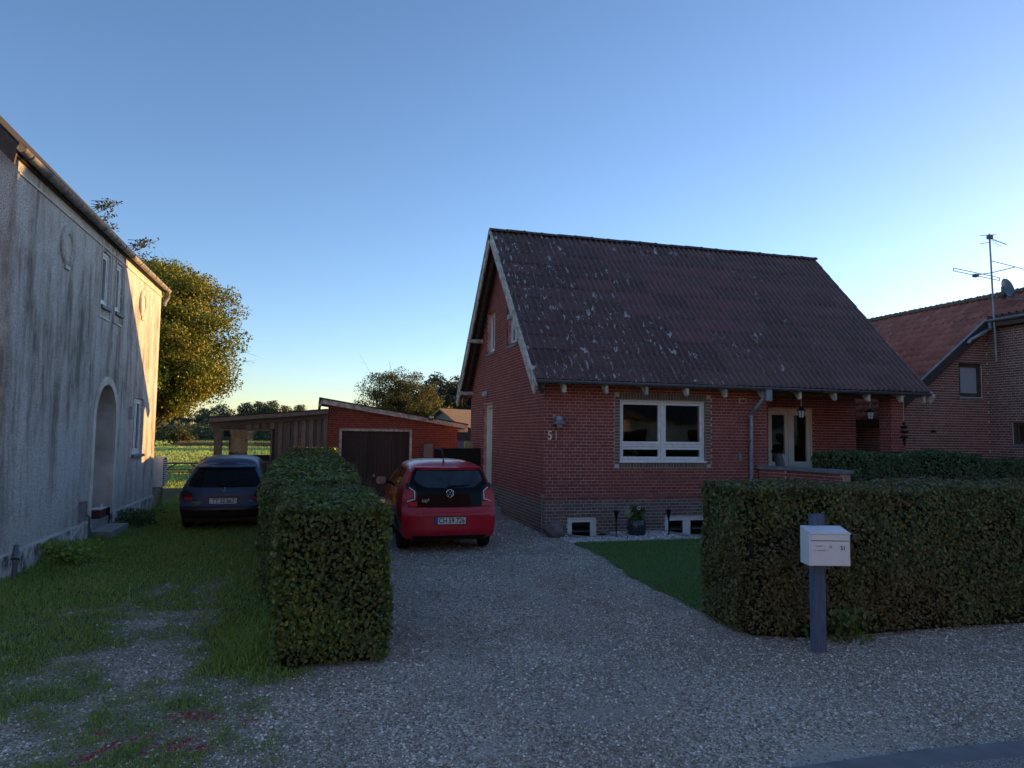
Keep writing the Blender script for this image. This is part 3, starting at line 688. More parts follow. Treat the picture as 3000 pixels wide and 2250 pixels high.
# roof: deck, one object per sheet, ridge caps, verge boards
t = MB(); o_ = nv*-.06
for s_ in (1, -1):
    q = lambda x, d, n: (x, RY-s_*(RY-(EY+sv.y*d+nv.y*n)), EZ+sv.z*d+nv.z*n)
    t.hexa([q(RX0+.03,.02,-.06),q(RX1-.03,.02,-.06),q(RX1-.03,SL,-.06),q(RX0+.03,SL,-.06),q(RX0+.03,.02,-.01),q(RX1-.03,.02,-.01),q(RX1-.03,SL,-.01),q(RX0+.03,SL,-.01)])
t.build('roof_deck', M['rafter'], H51)
NW = 64; PW = (RX1-RX0)/NW; NR = 12; RL = SL/NR
PH = [0, .25, .50, .64, .70, .74, .78, .84, .92]
def prof(p): return .064*math.exp(-((p-.74)/.07)**2)+.008*math.cos(2*math.pi*p)
def sheet_mesh(nw):
    t = MB(); cols = [(k+p) for k in range(nw) for p in PH]+[nw]; m = len(cols)
    for x in cols:
        h = prof(x-math.floor(x)) if x < nw else prof(0)
        t.v += [(x*PW, .008-h*.6, .006), (x*PW, -h*.65, .018+h*1.05), (x*PW, RL*.5, .011+h), (x*PW, RL*1.04, .003+h)]
    for i in range(m-1):
        for j in range(3): t.f.append((4*i+j, 4*i+4+j, 4*i+5+j, 4*i+1+j))
    me = bpy.data.meshes.new('roof_sheet'); me.from_pydata(t.v, [], t.f); me.materials.append(M['roof']); me.shade_smooth(); 
    try: me.set_sharp_from_angle(angle=R(40))
    except Exception: pass
    at = me.attributes.new('crest', 'FLOAT', 'POINT'); at.data.foreach_set('value', [v for x in cols for v in [math.exp(-(((x-math.floor(x))-.74)/.05)**2)]*4])
    return me
SM = {}
rowrot = Matrix(((1,0,0),(0,sv.y,nv.y),(0,sv.z,nv.z))).to_euler()
rs = random.Random(5)
FRESH = {(4,7):1,(5,7):1,(4,8):1,(5,6):.8,(4,3):.9,(6,8):.7,(7,8):.7,(6,6):1,(5,9):1,(6,9):1,(2,7):.7,(3,5):.9,(3,6):.9,(3,10):.8,(8,4):.5,(5,4):.9,(5,5):.7,(9,6):.6}
FRESH = {(c, r): v for (c, r), v in FRESH.items()}
for r_ in range(NR):
    x0 = 0; c_ = 0
    off = 0
    while x0 < NW:
        nw = min(6 if (c_ or not off) else 3, NW-x0)
        if nw not in SM: SM[nw] = sheet_mesh(nw)
        o = bpy.data.objects.new('roof_sheet', SM[nw]); COL.objects.link(o); o.parent = H51; o.matrix_parent_inverse = wm(H51).inverted()
        o.location = Vector((RX0+x0*PW, EY, EZ))+sv*(r_*RL+rs.uniform(-.012, .012))+nv*rs.uniform(-.003, .006); o.rotation_euler = (rowrot.x+rs.uniform(-.004,.004), rowrot.y+rs.uniform(-.004,.004), rowrot.z+rs.uniform(-.006,.006))
        fr = FRESH.get((c_, r_), 0); u = x0/NW
        k_ = rs.uniform(.8, 1.25); b_ = (.235*k_, .118*k_, .122*k_)
        f_ = (.31, .125, .135)
        al = max(.12, min(1, .86-.68*u+rs.uniform(-.25, .22)))
        if r_ == 0 and u < .15: al = 1
        o.color = tuple(b_[i]*(1-fr)+f_[i]*fr for i in range(3))+(al*(1-.85*fr),)
        x0 += nw; c_ += 1
t = MB()                                                    # rear slope, corrugated
for i in range(NW*2+1):
    x = RX0+i*PW/2
    for d in (0, SL): t.v.append((x, 2*RY-(EY+sv.y*d)-0*nv.y, EZ+sv.z*d+.03+.02*(i % 2)))
t.f = [(2*i, 2*i+1, 2*i+3, 2*i+2) for i in range(NW*2)]
o = t.build('rear_roof_slope', M['roof'], H51); o.color = (.06,.035,.04,.8)
k = 21; w = (RX1-RX0+.06)/k
me = None
for i in range(k):
    if me is None:
        t = MB()
        for x, s_ in ((0, 1.0), (w*.93, .93), (w*.94, 1.06), (w*1.03, 1.06)):
            for a in range(7):
                an = math.pi*a/6; t.v.append((x, -math.cos(an)*.12*s_, math.sin(an)*.085*s_-.05))
        for q in range(3):
            for a in range(6): t.f.append((q*7+a, q*7+a+1, q*7+8+a, q*7+7+a))
        t.f += [tuple(range(7)), tuple(range(21, 28))]
        me = bpy.data.meshes.new('ridge_cap'); me.from_pydata(t.v, [], t.f); me.materials.append(M['roof'])
    o = bpy.data.objects.new('ridge_cap', me); COL.objects.link(o); o.parent = H51; o.matrix_parent_inverse = wm(H51).inverted()
    o.location = (RX0-.03+i*w, RY, RZ+.045+.006*math.sin(i*1.7)); o.color = (.085,.042,.046,.6 if i < 3 else .25)
def rake_board(name, x0, x1, d0, d1, n0, n1, m, sides=(1, -1), parent=H51):
    for s_ in sides:
        t = MB(); q = lambda x, d, n: (x, RY-s_*(RY-(EY+sv.y*d+nv.y*n)), EZ+sv.z*d+nv.z*n)
        t.hexa([q(x0,d0,n0),q(x1,d0,n0),q(x1,d1,n0),q(x0,d1,n0),q(x0,d0,n1),q(x1,d0,n1),q(x1,d1,n1),q(x0,d1,n1)]); t.build(name, m, parent)
rake_board('verge_board', RX0-.03, RX0+.01, -.22, SL+.02, -.19, .03, M['worn_white'])
rake_board('verge_trim', RX0-.045, RX0-.031, -.05, SL+.02, -.03, .055, M['worn_white'])
rake_board('verge_rafter', RX0+.12, RX0+.20, -.18, SL-.1, -.20, -.065, M['rafter'])
rake_board('verge_board', RX1-.01, RX1+.03, -.2, SL+.02, -.17, .03, M['worn_white'])
for yy_, zz in ((14.9, 4.55), (19.2, 4.55), (20.35, 3.16)):
    t = MB(); t.box(RX0-.10, XG+.05, yy_-.06, yy_+.06, zz-.10, zz); t.build('purlin_end', M['worn_white'], H51)
for i, x in enumerate((4.71, 5.60, 6.48, 7.40, 8.30, 9.21, 10.13, 11.04, 11.93, 12.83, 13.46)):
    t = MB(); x0, x1 = x-.03, x+.03
    t.prism([(x0,13.60,2.98),(x0,13.22,2.98),(x0,13.17,2.94),(x0,13.175,2.79),(x0,13.22,2.77),(x0,13.40,2.94)], (x1-x0,0,0)); t.build('rafter_tail', M['worn_white'], H51)
t = MB(); t.box(RX0+.04, RX1, 13.225, 13.60, 2.985, 3.01); t.build('eave_soffit', M['rafter'], H51)
t = MB(); gutter(t, (4.08,13.13,3.02), (13.58,13.13,3.0)); g_ = t.build('gutter', M['zinc'], H51, True)
for i in range(20):
    t = MB(); x = 4.3+i*.485; t.path([(x,13.13+.072*math.cos(a),3.015+.074*math.sin(a)) for a in [math.pi+math.pi*j/6 for j in range(7)]], .008, 5); t.build('gutter_bracket', M['zinc'], g_)
t = MB(); t.path([(9.27,13.13,2.95),(9.27,13.15,2.84),(9.12,13.36,2.55),(9.12,13.50,2.44),(9.12,13.52,.3)], .042, 10); d_ = t.build('downpipe', M['lzinc'], H51)
t = MB(); t.box(9.20,9.34,13.06,13.20,2.72,2.96); t.build('rainwater_head', M['lzinc'], d_)
for z in (.9, 1.85): 
    t = MB(); t.box(9.06,9.18,13.47,13.585,z,z+.03); t.build('bracket', M['zinc'], d_)
# terrace parapet towards the drive, brick with a coping
PA = [(9.33,13.55), (9.60,12.97), (9.86,11.63)]
t = MB(); c_ = MB()
for (a, b), (c, d) in zip(PA[:-1], PA[1:]):
    L_ = math.hypot(c-a, d-b); ux, uy = (c-a)/L_, (d-b)/L_; nx_, ny_ = uy, -ux
    mp = lambda u, n, z, a=a, b=b, ux=ux, uy=uy, nx_=nx_, ny_=ny_: (a+ux*u+nx_*n, b+uy*u+ny_*n, z)
    t.hexa([mp(0,-.23,-.1),mp(L_,-.23,-.1),mp(L_,0,-.1),mp(0,0,-.1),mp(0,-.23,1.26),mp(L_,-.23,1.26),mp(L_,0,1.26),mp(0,0,1.26)])
    c_.hexa([mp(-.02,-.28,1.262),mp(L_+.04,-.28,1.262),mp(L_+.04,.05,1.262),mp(-.02,.05,1.262),mp(-.02,-.28,1.33),mp(L_+.04,-.28,1.33),mp(L_+.04,.05,1.33),mp(-.02,.05,1.33)])
    kk = 0
    z = .33
    while z < 1.24:
        u = -.12*(kk % 2)
        while u < L_:
            a0, a1 = max(u+.005, 0), min(u+.235, L_)
            if a1-a0 > .04:
                q = [mp(x, n, zz) for zz in (z+.005, z+.06) for x, n in ((a0, .006), (a1, .006), (a1, -.02), (a0, -.02))]
                t2 = MB().add(q, [(0,1,5,4),(4,5,6,7),(3,2,1,0),(1,2,6,5),(3,0,4,7)]); t2.build('brick', M['brick51'], H51)
            u += .24
        z += .0667; kk += 1
t.build('parapet_wall', M['mortar51'], H51); c_.build('coping', M['slab'], H51)
B51.flush(H51, 270)
# entry steps and landing with black sheet railing at the gable door
ST = thing('entry_steps', 'dark concrete steps rising to the white side door, with black sheet railing', 'steps', (3.8, 18, 0))
t = MB(); t.box(3.2, XG-.012, 17.85, 19.25, -.05, .585); t.build('landing', M['concrete'], ST)
for i in range(3):
    t = MB(); y1 = 17.85-.33*i; t.box(3.25, XG-.012, y1-.33, y1-.001, -.05, .445-.148*i); t.build('step', M['concrete'], ST)
t = MB(); t.box(3.12, XG-.02, 19.215, 19.235, .58, 1.50); t.build('railing_panel', M['black'], ST)
t = MB(); t.tube((3.12,19.225,1.515),(XG-.02,19.225,1.515),.022); t.tube((3.14,19.225,.5),(3.14,19.225,1.5),.02); t.tube((3.14,19.22,1.515),(3.14,18.1,1.515),.02); t.tube((3.14,18.1,1.515),(3.14,16.95,.95),.02); t.tube((3.14,18.1,.5),(3.14,18.1,1.5),.018); t.tube((3.14,16.95,0),(3.14,16.95,.95),.018); t.build('handrail', M['black'], ST)
# ================================================================ OLD RENDERED HOUSE (left)
XL, LY0, LY1, LZ = -3.75, 10.2, 18.95, 5.45
HL = thing('rendered_house', 'old streaked grey roughcast house with arched side door and long white gutter', 'house', (XL, LY0, 0))
mL = lambda u, n, z: (XL+n, u, z)
DR = (14.02, 15.32, .02, 2.77); LW = (16.76, 17.66, 1.42, 2.62); UW = [(14.0, 14.52, 4.18, 5.14), (14.93, 15.42, 4.20, 5.14)]
ARZ = DR[3]-.65
t = MB(); slab(t, LY0, LY1, .33, LZ, [DR, LW]+UW, mL, -.35, 0)
for i in range(12):                                         # spandrels over the arched doorway
    a0, a1 = math.pi*i/12, math.pi*(i+1)/12; c = (DR[0]+DR[1])/2
    ya, yb = c-.65*math.cos(a0), c-.65*math.cos(a1); za, zb = ARZ+.65*math.sin(a0), ARZ+.65*math.sin(a1)
    t.hexa([mL(ya,-.35,za),mL(yb,-.35,zb),mL(yb,0,zb),mL(ya,0,za),mL(ya,-.35,DR[3]),mL(yb,-.35,DR[3]),mL(yb,0,DR[3]),mL(ya,0,DR[3])])
t.box(-11.8, XL-.35, LY0, LY0+.35, .33, LZ); t.box(-11.8, -11.45, LY0+.35, LY1, 0, LZ); t.box(-11.45, XL-.35, LY1-.35, LY1, 0, LZ)
t.prism([(-11.8,LY0+.002,LZ),(XL-.002,LY0+.002,LZ),(-7.78,LY0+.002,LZ+4.0)], (0,.3,0)); t.prism([(-11.8,LY1-.3,LZ),(XL-.002,LY1-.3,LZ),(-7.78,LY1-.3,LZ+4.0)], (0,.298,0))
t.build('wall', M['stucco'], HL)
t = MB(); slab(t, LY0-.03, LY1+.03, -.1, .33, [(DR[0]-.0, DR[1]+.0, .02, 1)], mL, -.3, .035); t.build('plinth', M['plinth'], HL)
t = MB(); slab(t, LY0-.03, LY1+.03, .331, .36, [(DR[0]-.12, DR[1]+.12, 0, 1)], mL, -.001, .028); t.build('plinth_ledge', M['smoothstucco'], HL)
t = MB(); t.box(-11.83, XL-.3, LY0-.035, LY0+.2, -.1, .33); t.build('plinth', M['plinth'], HL)
# smooth bands: eaves band, arch surround, window frames in relief
t = MB(); t.box(XL, XL+.022, LY0, LY1, LZ-.26, LZ-.235); t.build('eaves_moulding', M['smoothstucco'], HL)
t = MB(); c = (DR[0]+DR[1])/2
for i in range(16):
    a0, a1 = math.pi*i/16, math.pi*(i+1)/16; q = []
    for z_ in (0,):
        for a, r in ((a0, .652), (a1, .652), (a1, .80), (a0, .80)): q.append((c-r*math.cos(a), ARZ+r*math.sin(a)))
    t.hexa([mL(y, -.002, z) for y, z in q]+[mL(y, .025, z) for y, z in q])
for y0, y1 in ((DR[0]-.15, DR[0]-.002), (DR[1]+.002, DR[1]+.15)): t.box(XL-.002, XL+.025, y0, y1, .36, ARZ)
t.build('arch_surround', M['smoothstucco'], HL)
t = MB(); t.box(XL-.62, XL-.36, DR[0]-.1, DR[0]-.001, 0, 2.9); t.box(XL-.7, XL-.352, DR[1]+.001, DR[1]+.15, .45, 2.9); t.build('door_recess', M['smoothstucco'], HL)
t = MB(); t.box(XL-.7, XL-.352, DR[1]+.0, DR[1]+.15, .02, .449); t.build('recess_plinth', M['soot'], HL)
t = MB(); t.box(XL-.68, XL-.62, DR[0]-.1, DR[1]+.1, 0, 2.9); d = t.build('door', M['curtain'], HL); d['label'] = 'pale door set back in the arched recess'
t = MB(); t.box(XL-.62, XL-.60, DR[0]+.2, DR[1]-.2, 1.2, 2.1); t.build('pane', M['glass'], d)
t = MB(); t.tube((XL-.62,DR[1]-.12,1.05),(XL-.55,DR[1]-.12,1.05),.012); t.tube((XL-.55,DR[1]-.13,1.05),(XL-.55,DR[1]-.25,1.05),.011); t.build('handle', M['steel'], d)
win_unit(HL, mL, *LW, .05, M['white'], .05, muls=((LW[0]+LW[1])/2,), sash=.05, sill=.06)
for h in UW: win_unit(HL, mL, *h, .04, M['white'], .05, sash=.05, sill=.05)
for h in UW:
    t = MB()
    for a, b, c_, d_ in ((h[0]-.09, h[0]-.06, h[2]-.25, h[3]+.2), (h[1]+.05, h[1]+.08, h[2]-.25, h[3]+.2), (h[0]-.06, h[1]+.05, h[2]-.25, h[2]-.22)): t.box(XL-.001, XL+.02, a, b, c_, d_)
    t.build('window_moulding', M['smoothstucco'], HL)
for cy_, cz_ in ((12.14, 4.74), (17.09, 4.70)):
    t = MB(); t.lathe([(.17,.0),(.17,.02),(.20,.04),(.29,.04),(.315,.025),(.32,0)], (XL,cy_,cz_), 28, 'x'); md = t.build('round_medallion', M['stucco'], HL, True)
    t = MB(); t.lathe([(.0,.006),(.12,.006),(.16,.012),(.172,.012)], (XL,cy_,cz_), 24, 'x'); t.build('medallion_centre', M['smoothstucco'], md, True)
    t = MB(); t.box(XL, XL+.03, cy_-.10, cy_+.10, cz_-.36, cz_-.30); t.build('medallion_foot', M['smoothstucco'], md)
t = MB()
t.hexa([(-7.78,LY0-.22,LZ+4.16),(-7.78,LY1+.25,LZ+4.16),(-3.69,LY1+.25,LZ-.02),(-3.69,LY0-.22,LZ-.02),(-7.78,LY0-.22,LZ+4.24),(-7.78,LY1+.25,LZ+4.24),(-3.67,LY1+.25,LZ+.06),(-3.67,LY0-.22,LZ+.06)])
t.hexa([(-7.78,LY0-.22,LZ+4.16),(-7.78,LY1+.25,LZ+4.16),(-12.1,LY1+.25,LZ-.02),(-12.1,LY0-.22,LZ-.02),(-7.78,LY0-.22,LZ+4.24),(-7.78,LY1+.25,LZ+4.24),(-12.1,LY1+.25,LZ+.06),(-12.1,LY0-.22,LZ+.06)])
t.build('roof', M['felt'], HL)
t = MB(); t.hexa([(-7.78,LY0-.25,LZ+3.95),(-7.78,LY0-.21,LZ+3.95),(-3.71,LY0-.21,LZ-.22),(-3.71,LY0-.25,LZ-.22),(-7.78,LY0-.25,LZ+4.20),(-7.78,LY0-.21,LZ+4.20),(-3.675,LY0-.21,LZ+.02),(-3.675,LY0-.25,LZ+.02)]); t.build('verge_board', M['rafter'], HL)
t = MB(); t.box(XL, -3.70, LY0-.2, LY1+.2, LZ-.09, LZ-.04); t.build('eave_soffit', M['rafter'], HL)
t = MB(); gutter(t, (-3.625,LY0-.28,LZ-.02), (-3.625,LY1+.22,LZ-.05), .06, (1,0,0)); g_ = t.build('gutter', M['pvc'], HL, True)
for i in range(14):
    y = LY0-.05+i*.66; t = MB(); t.path([(-3.625+.066*math.cos(a),y,LZ-.03+.068*math.sin(a)) for a in [math.pi+math.pi*j/6 for j in range(7)]], .011, 5); t.build('gutter_bracket', M['zinc'], g_)
t = MB(); t.path([(-3.625,LY1+.16,LZ-.09),(-3.625,LY1+.16,LZ-.22),(-3.69,LY1+.14,LZ-.36),(-3.70,LY1+.12,LZ-.46)], .042, 10); t.build('spout', M['pvc'], g_)
t = MB()
for h in UW+[LW]: t.box(XL-.45, XL-.36, h[0]-.2, h[1]+.2, h[2]-.2, h[3]+.15)
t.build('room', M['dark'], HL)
t = MB(); t.box(XL-.35, XL-.003, DR[1]-.012, DR[1], .45, ARZ)
for i in range(12):
    a0, a1 = math.pi*i/12, math.pi*(i+1)/12; c = (DR[0]+DR[1])/2
    q4 = [(c-r*math.cos(a), ARZ+r*math.sin(a)) for a, r in ((a0,.638),(a1,.638),(a1,.651),(a0,.651))]
    t.hexa([mL(y,-.35,z) for y, z in q4]+[mL(y,-.003,z) for y, z in q4])
t.build('jamb_lining', M['smoothstucco'], HL)
t = MB(); t.box(XL-.35, XL-.003, DR[1]-.013, DR[1]+.0, .03, .449); t.build('recess_plinth', M['soot'], HL)
# fittings on that wall
t = MB(); t.box(XL+.0, XL+.09, 13.40, 13.52, .42, .74); o = t.build('meter_box', M['lzinc'], None); tag(o, 'small grey meter box on roughcast wall beside the arched door', 'meter box')
t = MB(); t.path([(XL+.05,13.62,.50),(XL+.10,13.64,.46),(XL+.10,13.64,-.02)], .018, 8); o = t.build('conduit_pipe', M['zinc'], None); tag(o, 'thin dark pipe running down the flaking plinth beside meter box', 'pipe')
t = MB(); t.path([(XL+.06,13.5,.42),(XL+.05,13.0,.22),(XL+.06,12.3,.05)], .006, 5); o = t.build('loose_cable', M['white'], None); tag(o, 'loose pale cable hanging across the flaking plinth', 'cable')
t = MB(); t.tube((-3.60,10.42,0),(-3.60,10.42,.30),.035,.03,8); t.tube((-3.60,10.42,.30),(-3.63,10.52,.46),.05,.03,8); o = t.build('iron_bollard', M['zinc'], None); tag(o, 'rusty dark iron stub at the near corner of the roughcast house', 'bollard')
t = MB(); t.box(XL-.02, XL+.34, 14.05, 15.28, -.02, .15); t.box(XL-.34, XL-.02, 14.03, 15.31, -.02, .30); o = t.build('doorstep', M['concrete'], None); tag(o, 'worn concrete doorstep in front of the arched door', 'step')
t = MB(); t.box(XL-.20, XL-.02, 14.72, 15.12, .302, .46); o = t.build('crate_body', M['redbox'], None); o.name = 'shoe_box'; tag(o, 'small dark red box with pale rim standing on the doorstep', 'box')
t2 = MB(); t2.box(XL-.21, XL-.01, 14.71, 15.13, .46, .48); t2.tube((XL-.10,15.1,.48),(XL-.10,15.1,.54),.02); t2.build('rim', M['white'], o)
AC = thing('air_heat_pump', 'white outdoor heat pump unit with grille behind the roughcast house corner', 'heat pump', (-3.6,19.35,0))
t = MB(); t.box(-3.98, -3.55, 19.05, 19.40, .55, 1.27); t.build('casing', M['white'], AC)
t = MB(); t.box(-3.55, -3.535, 19.07, 19.38, .58, 1.24); gl = t.build('grille', M['black'], AC)
for i in range(12):
    t = MB(); t.box(-3.535, -3.515, 19.06, 19.39, .60+i*.053, .625+i*.053); t.build('slat', M['white'], gl)
t = MB(); t.box(-3.95, -3.6, 19.08, 19.12, .5, .55); t.box(-3.95, -3.6, 19.32, 19.36, .5, .55); t.box(-3.95,-3.9,19.0,19.4,.0,.5); t.box(-3.65,-3.6,19.0,19.4,.0,.5); t.build('bracket', M['steel'], AC)
t = MB(); t.box(XL+.0, XL+.07, 16.35, 16.45, 2.15, 2.42); o = t.build('wall_lamp', M['lampglass'], None); tag(o, 'small white lamp on roughcast wall between arch and window', 'wall lamp')

# ================================================================ GARAGE AND SHED
GYF = 22.0
GA = thing('brick_garage', 'low red brick garage with dark plank door and white sloping fascia', 'garage', (2.3, GYF, 0))
mA = lambda u, n, z: (u, GYF-n, z)
GL, GR = .36, 4.29
gt = lambda x: 2.80-(x-GL)*.158
GD = (.70, 2.88, -.05, 2.04)
t = MB(); slab(t, GL, GR, -.1, 2.0, [GD], mA, -.25, 0); t.hexa([mA(GL,-.25,2.041),mA(GR,-.25,2.041),mA(GR,0,2.041),mA(GL,0,2.041),mA(GL,-.25,gt(GL)),mA(GR,-.25,gt(GR)),mA(GR,0,gt(GR)),mA(GL,0,gt(GL))]); t.box(GL, GD[0], GYF, GYF+.25, 2.0, 2.041); t.box(GD[1], GR, GYF, GYF+.25, 2.0, 2.041)
t.hexa([(GR-.25,GYF+.25,-.1),(GR,GYF+.25,-.1),(GR,28,-.1),(GR-.25,28,-.1),(GR-.25,GYF+.25,2.1),(GR,GYF+.25,2.1),(GR,28,2.1),(GR-.25,28,2.1)]); t.box(GL, GL+.25, GYF+.25, 28, -.1, 2.6); t.build('wall', M['mortargar'], GA)
BG = Bricks(); BG.wall(mA, 'x', GL, GR, .0, 2.9, [GD], 'brickgar', top=lambda u: gt(u)-.02)
BG.wall(lambda u, n, z: (GR+n, u, z), 'y', GYF, 24, .0, 2.1, [], 'brickgar'); BG.flush(GA, 260)
t = MB(); t.hexa([(.08,GYF-.16,2.93),(4.62,GYF-.16,2.20),(4.62,28.3,2.20),(.08,28.3,2.93),(.08,GYF-.16,2.965),(4.62,GYF-.16,2.235),(4.62,28.3,2.235),(.08,28.3,2.965)]); t.build('roof', M['felt'], GA)
t = MB(); t.hexa([(.18,GYF-.14,2.765),(4.60,GYF-.14,2.075),(4.60,GYF-.105,2.075),(.18,GYF-.105,2.765),(.18,GYF-.14,2.918),(4.60,GYF-.14,2.205),(4.60,GYF-.105,2.205),(.18,GYF-.105,2.918)]); t.build('fascia', M['worn_white'], GA)
t = MB(); t.hexa([(.06,GYF-.14,2.62),(.16,GYF-.14,2.76),(.16,28.2,2.76),(.06,28.2,2.62),(.06,GYF-.14,2.70),(.17,GYF-.14,2.92),(.17,28.2,2.92),(.06,28.2,2.70)]); t.build('verge_trim', M['worn_white'], GA)
t = MB(); t.box(GD[0], GD[0]+.07, GYF-.02, GYF+.12, -.05, 2.03); t.box(GD[1]-.07, GD[1], GYF-.02, GYF+.12, -.05, 2.03); t.box(GD[0]+.07, GD[1]-.07, GYF-.02, GYF+.12, 1.97, 2.035); t.build('door_frame', M['worn_white'], GA)
k = 19; w = (GD[1]-GD[0]-.15)/k
gd = MB(); gd.box(GD[0]+.07, GD[1]-.07, GYF+.07, GYF+.11, 0, 1.97); gd = gd.build('garage_door', M['darkwood'], GA)
for i in range(k):
    x = GD[0]+.075+i*w; t = MB(); t.box(x+.004, x+w-.004, GYF+.045+.003*(i % 2), GYF+.07, .01, 1.965); t.build('plank', M['darkwood'], gd)
t = MB(); t.tube((1.75,GYF+.05,.62),(1.75,GYF+.0,.62),.02); t.box(1.71,1.79,GYF-.005,GYF+.01,.60,.64); t.tube((1.75,GYF+.01,.67),(1.75,GYF-.01,.67),.018); t.build('door_handle', M['steel'], gd)
t = MB(); t.box(3.245, 3.51, GYF-.13, GYF-.01, .2, 1.60); o = t.build('electric_cabinet', M['grey_plate'], None); tag(o, 'tall grey electric cabinet mounted on garage front', 'cabinet')
t = MB(); t.box(3.240, 3.515, GYF-.134, GYF-.129, 1.165, 1.175); t.build('seam', M['ink'], o)
GLP = thing('bulkhead_lamp', 'round black bulkhead lamp on the white garage fascia', 'lamp', (3.42,GYF-.14,2.42))
t = MB(); t.lathe([(0,0),(.085,0),(.09,-.03),(.075,-.06),(.06,-.055)], (3.42,GYF-.142,2.42), 16, 'y'); t.build('housing', M['black'], GLP, True)
t = MB(); t.lathe([(0,-.085),(.04,-.075),(.062,-.05)], (3.42,GYF-.142,2.42), 14, 'y'); t.build('globe', M['lampglass'], GLP, True)
t = MB(); t.box(4.35, 4.62, GYF-.05, GYF+.3, 1.98, 2.07); o = t.build('rafter_end', M['worn_white'], GA)

SH = thing('timber_shed', 'lean-to shed of weathered vertical boards with one large window', 'shed', (-1.2, GYF, 0))
SX0, SX1 = -2.80, .345; st = lambda x: 2.20+(x-SX0)*.092
SWN = (-2.62, -1.22, 1.02, 1.98)
t = MB(); t.box(SX0, SX0+.19, GYF+.0, GYF+.12, -.05, st(SX0)-.02); t.build('corner_post', M['board'], SH)
t = MB(); t.box(SX0+.19, SX1, GYF+.075, GYF+.1, -.05, SWN[2]); t.hexa([(SX0+.19,GYF+.075,SWN[3]),(SX1,GYF+.075,SWN[3]),(SX1,GYF+.1,SWN[3]),(SX0+.19,GYF+.1,SWN[3]),(SX0+.19,GYF+.075,st(SX0)),(SX1,GYF+.075,st(SX1)),(SX1,GYF+.1,st(SX1)),(SX0+.19,GYF+.1,st(SX0))]); t.box(SWN[1],SX1,GYF+.075,GYF+.1,SWN[2],SWN[3]); t.build('sheathing', M['rafter'], SH)
x = SX0+.20; i = 0
while x < SX1-.05:
    prd = (i % 2 == 0); w = .125 if prd else .075; y0 = GYF+.015 if prd else GYF+.045
    inwin = SWN[0]-.03 < x+w/2 < SWN[1]+.03
    z0 = SWN[3]+.02 if inwin else -.03; za, zb = st(x)-.16, st(x+w)-.16
    t = MB(); t.hexa([(x,y0,z0),(x+w,y0,z0),(x+w,y0+.028,z0),(x,y0+.028,z0),(x,y0,za),(x+w,y0,zb),(x+w,y0+.028,zb),(x,y0+.028,za)]); t.build('board', M['board' if prd else 'gapboard'], SH)
    if inwin:
        t = MB(); t.box(x, x+w, y0, y0+.028, -.03, SWN[2]-.02); t.build('board', M['board'], SH)
    x += w+.012 if prd else w+.008; i += 1
t = MB(); t.box(SX1-.10, SX1-.0, GYF-.02, GYF+.03, -.03, st(SX1)-.15); t.build('edge_board', M['board'], SH)
for nm, dz0, dz1, y in (('fascia', -.02, .10, -.30), ('under_fascia', -.155, -.021, -.02)):
    t = MB(); a, b = SX0-.12, SX1+.005; t.hexa([(a,GYF+y,st(a)+dz0),(b,GYF+y,st(b)+dz0),(b,GYF+y+.035,st(b)+dz0),(a,GYF+y+.035,st(a)+dz0),(a,GYF+y,st(a)+dz1),(b,GYF+y,st(b)+dz1),(b,GYF+y+.035,st(b)+dz1),(a,GYF+y+.035,st(a)+dz1)]); t.build(nm, M['fascia'], SH)
t = MB(); a, b = SX0-.16, SX1+.004; t.hexa([(a,GYF-.32,st(a)+.105),(b,GYF-.32,st(b)+.105),(b,26,st(b)+.105),(a,26,st(a)+.105),(a,GYF-.32,st(a)+.13),(b,GYF-.32,st(b)+.13),(b,26,st(b)+.13),(a,26,st(a)+.13)]); t.build('roof', M['felt'], SH)
t = MB(); gutter(t, (SX0-.2,GYF-.3,st(SX0)+.05), (SX0-.2,26,st(SX0)+.04), .05, (1,0,0)); t.build('gutter', M['lzinc'], SH, True)
win_unit(SH, mA, *SWN, -.03, M['board'], .03, sash=.005, glass='clear')
t = MB(); t.box(SX0+.01, SX0+.12, 25.6, 25.8, -.05, 2.2); t.box(SX1-.2, SX1-.1, 25.6, 25.8, -.05, 2.4); t.box(SX0, SX1, 25.6, 25.7, -.05, 1.12); t.box(SX0, SX1-.1, 25.6, 25.7, 1.93, 2.25); t.box(-2.75,-2.2,25.6,25.7,1.12,1.93); t.build('rear_frame', M['rafter'], SH)
t = MB(); t.box(SX0+.02, SX0+.05, GYF+.13, 25.6, -.05, 1.0); t.box(SX0+.02, SX0+.05, GYF+.13, 23.4, 1.0, 2.2); t.build('side_wall', M['rafter'], SH)
# things hanging and standing inside, seen through the glass
t = MB(); t.lathe([(.0,.42),(.06,.40),(.13,.30),(.15,.1),(.12,-.35),(.14,-.55)], (-2.23,22.7,1.45), 9); o = t.build('work_coat', M['curtain'], None, True); tag(o, 'grey coat hanging inside the shed window', 'coat')
t = MB(); t.path([(-2.28,22.6,.02),(-2.26,22.62,1.5)], .014, 6); o = t.build('tool_handle', M['cream'], None); tag(o, 'long pale tool handle leaning inside the shed window', 'tool')
t = MB(); t.box(-2.02,-1.94,22.3,22.38,1.52,1.72); t.tube((-1.98,22.34,1.72),(-1.98,22.34,2.02),.006); o = t.build('hanging_lantern', M['black'], None); tag(o, 'dark lantern hanging inside the shed window', 'lantern')
t = MB(); t.box(-2.4,-1.3,22.5,23.1,.55,.95); t.lathe([(.18,0),(.2,.02),(.18,.04)],(-1.75,22.8,1.02),14,'y'); o = t.build('workbench', M['dark'], None); tag(o, 'dark cluttered workbench inside the shed below window level', 'workbench')
